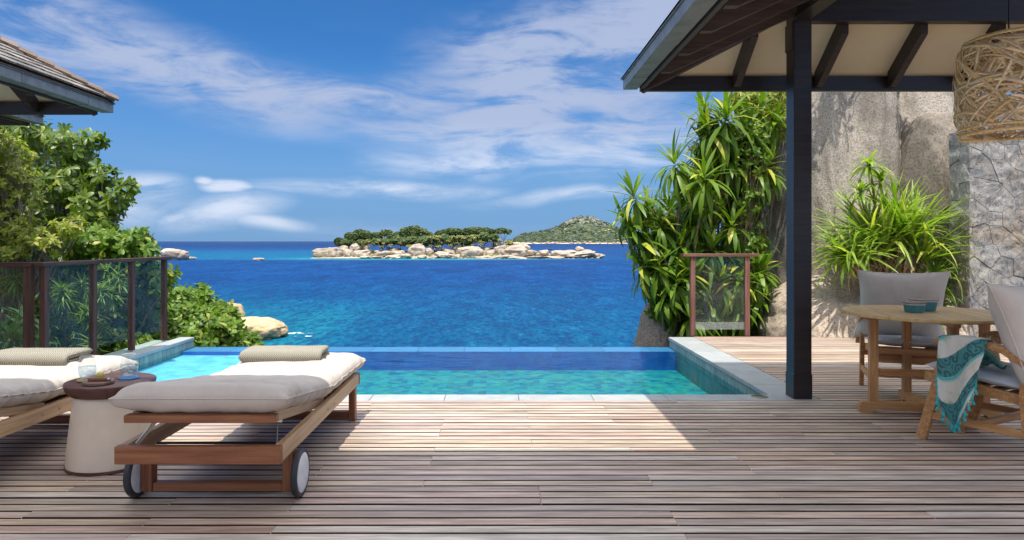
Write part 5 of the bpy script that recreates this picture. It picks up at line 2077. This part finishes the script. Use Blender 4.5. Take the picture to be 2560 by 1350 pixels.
crown_tree('broadleaf_bush', 'fresh green leafy bush sloping down to the pool corner right of the railing', 'bush', (-5.0, 12.4, -2.6), [
    (340, 770, 11.0, 70, 60, .6), (430, 755, 11.6, 50, 42, .5), (480, 745, 12.2, 45, 34, .5), (520, 770, 12.3, 50, 34, .5), (420, 810, 11.2, 80, 50, .6), (500, 815, 11.6, 70, 44, .6), (560, 800, 12.4, 40, 28, .4), (585, 830, 12.0, 30, 26, .3), (618, 852, 12.2, 32, 18, .3), (640, 862, 12.3, 14, 10, .2), (545, 850, 11.8, 60, 30, .4), (460, 855, 11.0, 70, 34, .4), (360, 840, 10.6, 60, 44, .4), (575, 800, 12.2, 28, 22, .3)],
    'obo', M['leaf_bush'], .150, .062, 900, 8, (35, 80), None, 'bark', 300, .05, .25, .7, .3)
crown_tree('broadleaf_bush', 'dense bush behind the glass panes beside the narrow-leaved shrub', 'bush', (-6.3, 11.6, -2.6), [
    (260, 730, 10.4, 60, 50, .5), (280, 800, 10.2, 70, 50, .5), (250, 860, 9.9, 80, 40, .4), (150, 860, 9.9, 90, 40, .4), (320, 860, 9.8, 60, 30, .3), (140, 780, 10.6, 80, 60, .4), (60, 800, 10.4, 60, 70, .4), (380, 760, 10.4, 36, 44, .3)],
    'obo', M['leaf_bush'], .120, .050, 620, 8, (40, 85), None, 'bark', 250, .04, .2, .6, .3)


def narrow_shrub(label, base, heads, mat, L=.26, W=.016, n=46, parts=300, kind='nar', spread=(25, 120)):
    t = thing('narrow_leaved_shrub', label, 'shrub', base)
    o = np.asarray(base)
    lv = Leaves(kind)
    st = []
    for (px, py, Y) in heads:
        c = np.array(at(px, py, Y))
        st.append((curve_pts((0, 0, 0), c - o, .1, 7, .05), np.linspace(.02, .009, 7)))
        ax = norm(np.array((rng.normal(0, .25), rng.normal(-.2, .2), 1)))
        for k in range(5):
            lv.whorl(c - ax * k * .035, ax, n // 5, L * (1 - .04 * k), W, (spread[0] + 16 * k, spread[0] + 28 + 18 * k))
    v, q = tube_np(st, 5)
    ob('stems', np_mesh('stems', v, q, M['stem']), t)
    lv.build(t, mat, parts, 'leaf', base)
    return t


heads = []
for k in range(36):
    heads.append((random.uniform(110, 245), random.uniform(670, 870), random.uniform(8.9, 9.9)))
for k in range(10):
    heads.append((random.uniform(0, 100), random.uniform(690, 850), random.uniform(8.8, 9.6)))
for k in range(6):
    heads.append((random.uniform(245, 300), random.uniform(665, 730), random.uniform(9.0, 9.6)))
narrow_shrub('dense shrub of thin spiky leaves behind the nearest glass pane', (-6.2, 9.8, -1.8), heads, M['leaf_narrow'], .25, .019, 50, 300)
heads = [(28, 840, 7.3), (60, 800, 7.5), (15, 905, 7.2), (75, 880, 7.6), (-20, 860, 7.3)]
narrow_shrub('broad sword-leaved plant at the lower left frame edge behind the corner post', (-5.4, 7.6, -1.0), heads, leaf_mat('sword_leaf', (.05, .13, .03), (.12, .24, .06), None, .35, .3), .42, .045, 30, 150, 'lan', (10, 60))


# ---- right: dracaenas
def dracaena(label, base, heads, L=.46, W=.072, parts=300, nleaf=44):
    """heads: (px, py, Y, tilt_x, size)"""
    t = thing('dracaena', label, 'dracaena', base, 0, 'dracaenas behind the short railing')
    o = np.asarray(base, float)
    lv = Leaves('lan')
    st = []
    for (px, py, Y, tx, sz) in heads:
        c = np.array(at(px, py, Y))
        ax = norm(np.array((tx, rng.normal(-.15, .15), 1.0)))
        foot = np.array((rng.uniform(-.25, .25), rng.uniform(-.15, .15), 0))
        pts_ = curve_pts(foot, c - o - ax * .10, .0, 8, .03)
        st.append((pts_, np.linspace(.026, .015, 8)))
        for k in range(6):
            n = int(nleaf * (.11 + .022 * k) * sz)
            lo = 8 + 21 * k
            lv.whorl(c - ax * (.028 * k) * sz, ax, max(3, n), L * sz * (.80 + .07 * min(k, 3)), W * (.85 + .05 * k), (lo, lo + 26), .07,
                     k=rng.choice([0, 0, 1] if k < 2 else [1, 2, 2] if k < 4 else [1, 2, 3], max(3, n)))
    for i, s_ in enumerate(st):
        v, q = tube_np([s_], 6)
        ob('stem', np_mesh('stem', v, q, M['stem']), t)
    lv.build(t, M['leaf_dracaena'], parts, 'leaf', base)
    return t


dracaena('leftmost dracaena leaning out over the sea with lowest left rosettes', (2.72, 10.1, -1.0), [
    (1584, 488, 9.5, -.35, 1.0), (1600, 600, 9.6, -.5, .95), (1650, 560, 9.7, -.2, .9), (1640, 660, 9.5, -.3, 1.0), (1700, 610, 9.8, 0, 1.0), (1690, 700, 9.5, -.1, 1.05), (1740, 560, 9.9, .1, .9), (1660, 745, 9.5, -.3, .8), (1580, 560, 9.6, -.5, .8), (1556, 540, 9.7, -.55, .8), (1600, 660, 9.6, -.5, .85), (1620, 520, 9.8, -.3, .9)], .50, .066)
dracaena('middle dracaena with two bold pale rosettes above the railing', (2.75, 10.2, -.9), [
    (1685, 405, 9.7, -.3, 1.1), (1760, 440, 9.5, -.05, 1.1), (1780, 620, 9.7, .05, 1.05), (1830, 560, 9.9, .1, .95), (1800, 700, 9.7, 0, 1.1), (1740, 500, 9.9, -.2, 1.0), (1720, 680, 9.6, 0, 1.0), (1850, 660, 9.8, .1, 1.0), (1720, 790, 9.6, 0, .9)], .54, .070)
dracaena('tallest dracaena reaching up under the dark eave beam', (3.1, 10.4, -.8), [
    (1815, 290, 9.9, -.1, 1.25), (1770, 325, 10.0, -.3, 1.1), (1870, 330, 10.1, .1, 1.0), (1900, 270, 10.2, .1, 1.0), (1820, 400, 10.2, 0, 1.0), (1760, 270, 10.2, -.3, .95), (1880, 440, 10.3, .2, .9), (1800, 470, 10.4, 0, 1.0), (1850, 760, 9.8, .1, 1.0), (1900, 680, 9.9, .3, .9), (1780, 760, 9.8, 0, 1.0), (1940, 300, 10.3, .1, .9)], .56, .070)
dracaena('shaded dracaena thicket at the back between railing and boulder', (3.3, 10.9, -.9), [
    (random.uniform(1680, 1900), random.uniform(380, 800), random.uniform(10.4, 11.0), random.uniform(-.3, .3), 1.05) for _ in range(34)], .53, .068, 250, 44)
dracaena('bushy dracaena filling the gap between the leaning one and the railing', (2.6, 10.5, -.9), [
    (random.uniform(1600, 1720), random.uniform(500, 720), random.uniform(9.9, 10.3), random.uniform(-.5, .1), .95) for _ in range(9)] + [
    (random.uniform(1700, 1930), random.uniform(250, 520), random.uniform(10.0, 10.5), random.uniform(-.3, .3), 1.0) for _ in range(13)] + [
    (random.uniform(1700, 1900), random.uniform(640, 800), random.uniform(9.6, 10.0), random.uniform(-.3, .3), 1.0) for _ in range(7)], .50, .062, 300, 50)
crown_tree('twiggy_creeper', 'small-leaved twiggy creeper climbing between dracaenas and boulder', 'creeper', (3.75, 10.6, -.9), [
    (1880, 400, 10.0, 46, 60, .25), (1870, 500, 10.1, 40, 60, .25), (1880, 600, 10.2, 36, 60, .2), (1900, 340, 10.1, 40, 40, .2), (1640, 725, 9.75, 34, 40, .2), (1655, 780, 9.8, 40, 30, .2), (1860, 700, 10.1, 30, 60, .2)],
    'ova', M['leaf_bush'], .085, .046, 330, 6, (40, 100), None, 'stem', 200, .02, 1.0, .3, .1)
crown_tree('bamboo_clump', 'light green narrow-leaved clump at the top beside the dark post', 'bamboo', (4.3, 11.0, -.6), [
    (1930, 260, 10.6, 40, 50, .3), (1900, 310, 10.6, 46, 44, .3), (1860, 250, 10.7, 50, 30, .3), (1945, 330, 10.6, 20, 40, .2)],
    'nar', M['leaf_light'], .24, .030, 170, 7, (20, 100), None, 'stem', 200, .03, .6, .3, .2)

# ---- strap-leaved plant in front of the boulders
base = (5.35, 9.35, .45)
t = thing('strap_leaved_pandanus', 'tall fountain of bright green strap leaves with dry straw skirt before the boulder', 'pandanus', base)
o_ = np.array(base)
lv = Leaves('str')
dry = Leaves('str')
st = []
for (px, py, Y, tx, L_, n, sp0, sp1) in ((2215, 640, 9.2, -.1, 1.10, 64, 2, 30), (2270, 620, 9.1, .12, 1.0, 60, 2, 32), (2180, 610, 9.3, -.3, .95, 50, 4, 46), (2300, 660, 9.1, .30, .85, 44, 6, 50), (2240, 580, 9.4, 0, .9, 40, 2, 34), (2140, 650, 9.1, -.5, .70, 50, 10, 70), (2105, 640, 9.2, -.7, .5, 36, 10, 80), (2330, 700, 9.0, .3, .55, 30, 10, 80)):
    c = np.array(at(px, py, Y))
    ax = norm(np.array((tx, -.15, 1.0)))
    st.append((curve_pts((0, 0, 0), c - o_, .02, 6, .05), np.linspace(.03, .02, 6)))
    n = int(n * 1.5)
    lv.whorl(c, ax, n, L_, .036, (sp0, sp1), .05, k=rng.choice([0, 0, 1, 1, 2], n))
    dry.whorl(c - np.array((0, 0, .05)), ax, 40, min(.55, L_ * .6), .020, (80, 150), .18)
for (px, py, Y, n, sz) in ((2172, 410, 9.3, 40, .36), (2200, 450, 9.3, 24, .34), (2150, 480, 9.25, 26, .34)):
    c = np.array(at(px, py, Y))
    st.append((curve_pts((0, 0, 0), c - o_, .02, 7, .04), np.linspace(.026, .014, 7)))
    ax = norm(np.array((-.05, -.1, 1.0)))
    for k in range(3):
        lv.whorl(c - ax * .03 * k, ax, n // 3, sz, .044, (10 + 25 * k, 50 + 25 * k), .06, 1)
for i, s_ in enumerate(st):
    v, q = tube_np([s_], 6)
    ob('stem', np_mesh('stem', v, q, M['stem']), t)
lv.build(t, M['leaf_strap'], 220, 'leaf', base)
dry.build(t, M['leaf_dry'], 70, 'dry_leaf', base)
base = (5.95, 9.2, .0)
t = thing('strap_leaved_tuft', 'small dark tuft of drooping strap leaves against the stone wall foot', 'tuft', base)
lv = Leaves('str')
for (px, py, Y, n, L_) in ((2340, 720, 9.1, 26, .55), (2355, 790, 9.0, 20, .45), (2310, 770, 9.1, 18, .45)):
    lv.whorl(np.array(at(px, py, Y)), (.0, -.3, 1), n, L_, .030, (15, 95), .08)
lv.build(t, M['leaf_narrow'], 64, 'leaf', base)

# ---- an overhanging branch above the frame, whose leaf shadows fall on the boulder
crown_tree('overhanging_tree', 'tree above the roofline whose leafy branch throws shadows on the big boulder', 'tree', (7.4, 12.5, 2.0), [
    (2070, -60, 9.6, 60, 30, .25), (2130, -50, 9.6, 40, 24, .2), (2320, -60, 9.6, 26, 20, .2)],
    'obo', M['leaf_tree'], .16, .06, 42, 7, (40, 90), None, 'bark', 0, .07, .5, .3, .3)

# ---- trees on the boulder island
def island_tree(label, px, py, rx, ry, airy=0, group='umbrella-crowned trees on the boulder island', mat='leaf_island', dy=12):
    Y = YI + dy
    k_ = Y / F
    c = np.array(at(px, py, Y))
    gz = SEA + float(np.interp(px, [p[0] for p in prof], [p[1] for p in prof])) * K * .7
    base = (c[0], Y, gz)
    t = thing('island_tree', label, 'tree', base, 0, group)
    paths = [([(0, 0, -1), (0.3, 0, (c[2] - gz) * .5)], (.35, .28))]
    for q in range(5):
        a = q * 1.25
        paths.append(([(0.3, 0, (c[2] - gz) * .45), (rx * k_ * .55 * math.cos(a), rx * k_ * .4 * math.sin(a), (c[2] - gz) * .95)], (.35, .15)))
    v, q = tube_np(paths, 5)
    ob('trunk', np_mesh('trunk', v, q, M['bark']), t)
    n = int((340 if airy else 1000) * rx * ry / 160) + 100
    lobes = max(2, int(rx / 7.5))
    P, D_ = [], []
    for l in range(lobes):
        lx = (l + .5) / lobes * 2 - 1
        cc = c + np.array((lx * rx * k_ * .78, rng.normal(0, 2), (1 - lx * lx) * ry * k_ * .35 + rng.normal(0, .6)))
        rr = np.array((rx * k_ * (.75 / lobes * 2), rx * k_ * .55, ry * k_ * .95)) * rng.uniform(.85, 1.15)
        p_, d_ = blob_points(n // lobes, cc, rr, .55)
        keep = p_[:, 2] > cc[2] - rr[2] * (.4 if airy else .9)
        P.append(p_[keep])
        D_.append(d_[keep])
    P, D_ = np.concatenate(P), np.concatenate(D_)
    v2, f2 = ICO[2]
    # small rough leaf clumps: flattened four-sided chips
    sz = rng.uniform(.35, .8, len(P)) * k_ / .357 * 1.6
    q4 = np.array([(-1, -1, 0), (1, -1, .2), (1, 1, 0), (-1, 1, .25)]) * .9
    rot_u = norm(rng.normal(0, 1, (len(P), 3)))
    nn = norm(D_ + np.array((0, -.2, .8)) + rng.normal(0, .45, (len(P), 3)))
    uu = norm(np.cross(nn, rot_u))
    vv = np.cross(nn, uu)
    W_ = P[:, None] + sz[:, None, None] * (q4[None, :, 0:1] * uu[:, None] + q4[None, :, 1:2] * vv[:, None] + q4[None, :, 2:3] * nn[:, None])
    Qd = np.arange(len(P) * 4).reshape(-1, 4)
    ob('crown', np_mesh('crown', W_.reshape(-1, 3) - np.array(base), Qd, M[mat], False), t)
    return t


IT = [('low dark tree at the far left end of the island grove', 853, 606, 13, 9, 0), ('small leaning tree left of the first domed island crown', 880, 594, 12, 9, 0),
      ('leftmost tall domed tree of the island grove', 906, 588, 18, 10, 0), ('mid-height lighter tree beneath the leftmost domed tree', 912, 601, 18, 9, 0),
      ('second domed island tree, flat-topped', 934, 594, 15, 10, 0), ('airy round-topped island tree standing alone beside the bare tree', 966, 585, 16, 10, 1),
      ('broad low dark tree left of the highest island tree', 1000, 597, 28, 14, 0), ('highest big dark domed tree of the island', 1028, 584, 22, 14, 0),
      ('wide dark tree on the right shoulder of the highest tree', 1052, 590, 26, 13, 0), ('sloping tree where the dark grove meets the palms', 1073, 598, 18, 11, 0),
      ('small dome rising over the left end of the palm grove', 1103, 586, 13, 8, 0), ('rounded dome over the middle of the palm grove', 1134, 583, 17, 9, 0),
      ('dark tree above the right end of the palm grove', 1172, 582, 14, 9, 0), ('long flat-topped tree right of the palm grove', 1198, 577, 24, 9, 0),
      ('small feathery tree between the two flat-topped trees', 1232, 579, 8, 6, 1), ('open umbrella-shaped tree at the right end of the grove', 1258, 581, 19, 8, 1)]
for (lab, px, py, rx, ry, ai) in IT:
    island_tree(lab, px, py + 1.5, rx * (1.0 if ai else 1.22), ry * 1.15, ai)
# undergrowth
for (px, py, rx, ry, lab) in ((884, 608, 32, 9, 'low scrub under the left island trees'), (1030, 605, 52, 12, 'dark scrub beneath the highest island tree'), (1210, 597, 40, 10, 'scrub under the flat-topped island trees'), (1130, 603, 62, 12, 'scrub between the palm trunks of the island'), (1285, 604, 16, 4, 'scrub at the right end of the island grove'), (958, 606, 30, 8, 'scrub under the airy island tree')):
    island_tree(lab, px, py, rx, ry, 0, 'scrub on the boulder island', 'leaf_island', 4)
# bare tree
for (px, ht, lab) in ((985, 42, 'leafless grey tree sticking up from the island grove'), (1012, 46, 'second bare-branched tree left of the highest dome')):
    c = np.array(at(px, 612, YI + 14))
    t = thing('bare_tree', lab, 'tree', tuple(c), 0, 'bare trees on the island')
    paths = [([(0, 0, 0), (.4, 0, 6), (0, 0, 10)], (.4, .3, .2))]
    for q in range(14):
        a = rng.uniform(0, 6.28)
        z0 = rng.uniform(5, 10)
        l = rng.uniform(2, 5)
        paths.append(([(0.2, 0, z0), (l * .5 * math.cos(a), l * .5 * math.sin(a), z0 + l * .6), (l * .8 * math.cos(a), l * .8 * math.sin(a), z0 + l * 1.1)], (.16, .11, .06)))
    v, q = tube_np(paths, 4)
    ob('trunk', np_mesh('trunk', v, q, M['bark']), t)

# palms
def palm_meshes(seed):
    r_ = np.random.default_rng(seed)
    h = 5.0
    v, q = tube_np([([(0, 0, 0), (.25, 0, h * .5), (.1, 0, h)], (.20, .15, .12))], 5)
    tr = np_mesh('trunk', v, q, M['bark'])
    V, Q = [], []
    for k in range(15):
        a = k * 2.399 + r_.uniform(0, .5)
        el0 = r_.uniform(-.2, 1.1)
        L = r_.uniform(1.8, 2.6)
        p = np.array((.1, 0, h))
        d = np.array((math.cos(a) * math.cos(el0), math.sin(a) * math.cos(el0), math.sin(el0)))
        sd = np.array((-math.sin(a), math.cos(a), 0))
        b = len(V)
        for s in range(5):
            wd = (.12, .42, .48, .34, .05)[s]
            V += [p - sd * wd + (0, 0, -.35 * wd), p, p + sd * wd + (0, 0, -.35 * wd)]
            p = p + d * L / 4
            d = norm(d + np.array((0, 0, -.42)))
        for s in range(4):
            for j in range(2):
                Q.append((b + s * 3 + j, b + s * 3 + j + 1, b + s * 3 + j + 4, b + s * 3 + j + 3))
    return tr, np_mesh('fronds', V, Q, M['leaf_palm'], False)


PM = [palm_meshes(s) for s in range(4)]
random.seed(21)
pl = []
for _ in range(58):
    pl.append((random.uniform(1070, 1172), random.uniform(590, 622), random.uniform(-9, -1)))
for _ in range(16):
    pl.append((random.uniform(1165, 1215), random.uniform(590, 612), random.uniform(-8, 0)))
for _ in range(14):
    pl.append((random.uniform(1225, 1282), random.uniform(598, 610), random.uniform(-8, 2)))
for _ in range(16):
    pl.append((random.uniform(905, 965), random.uniform(600, 620), random.uniform(-8, 0)))
for _ in range(10):
    pl.append((random.uniform(975, 1065), random.uniform(606, 618), random.uniform(-8, 0)))
for i, (px, py, dy) in enumerate(pl):
    c = at(px, py, YI + dy)
    tr, fr = PM[i % 4]
    s = random.uniform(.95, 1.35)
    t = thing('palm_tree', 'small coconut palm in the palm groves crowning the boulder island', 'palm tree', (c.x, c.y, c.z - 5 * s), random.uniform(0, 6), 'coconut palms on the boulder island')
    t.scale = (s, s, s)
    ob('trunk', tr, t)
    ob('fronds', fr, t)
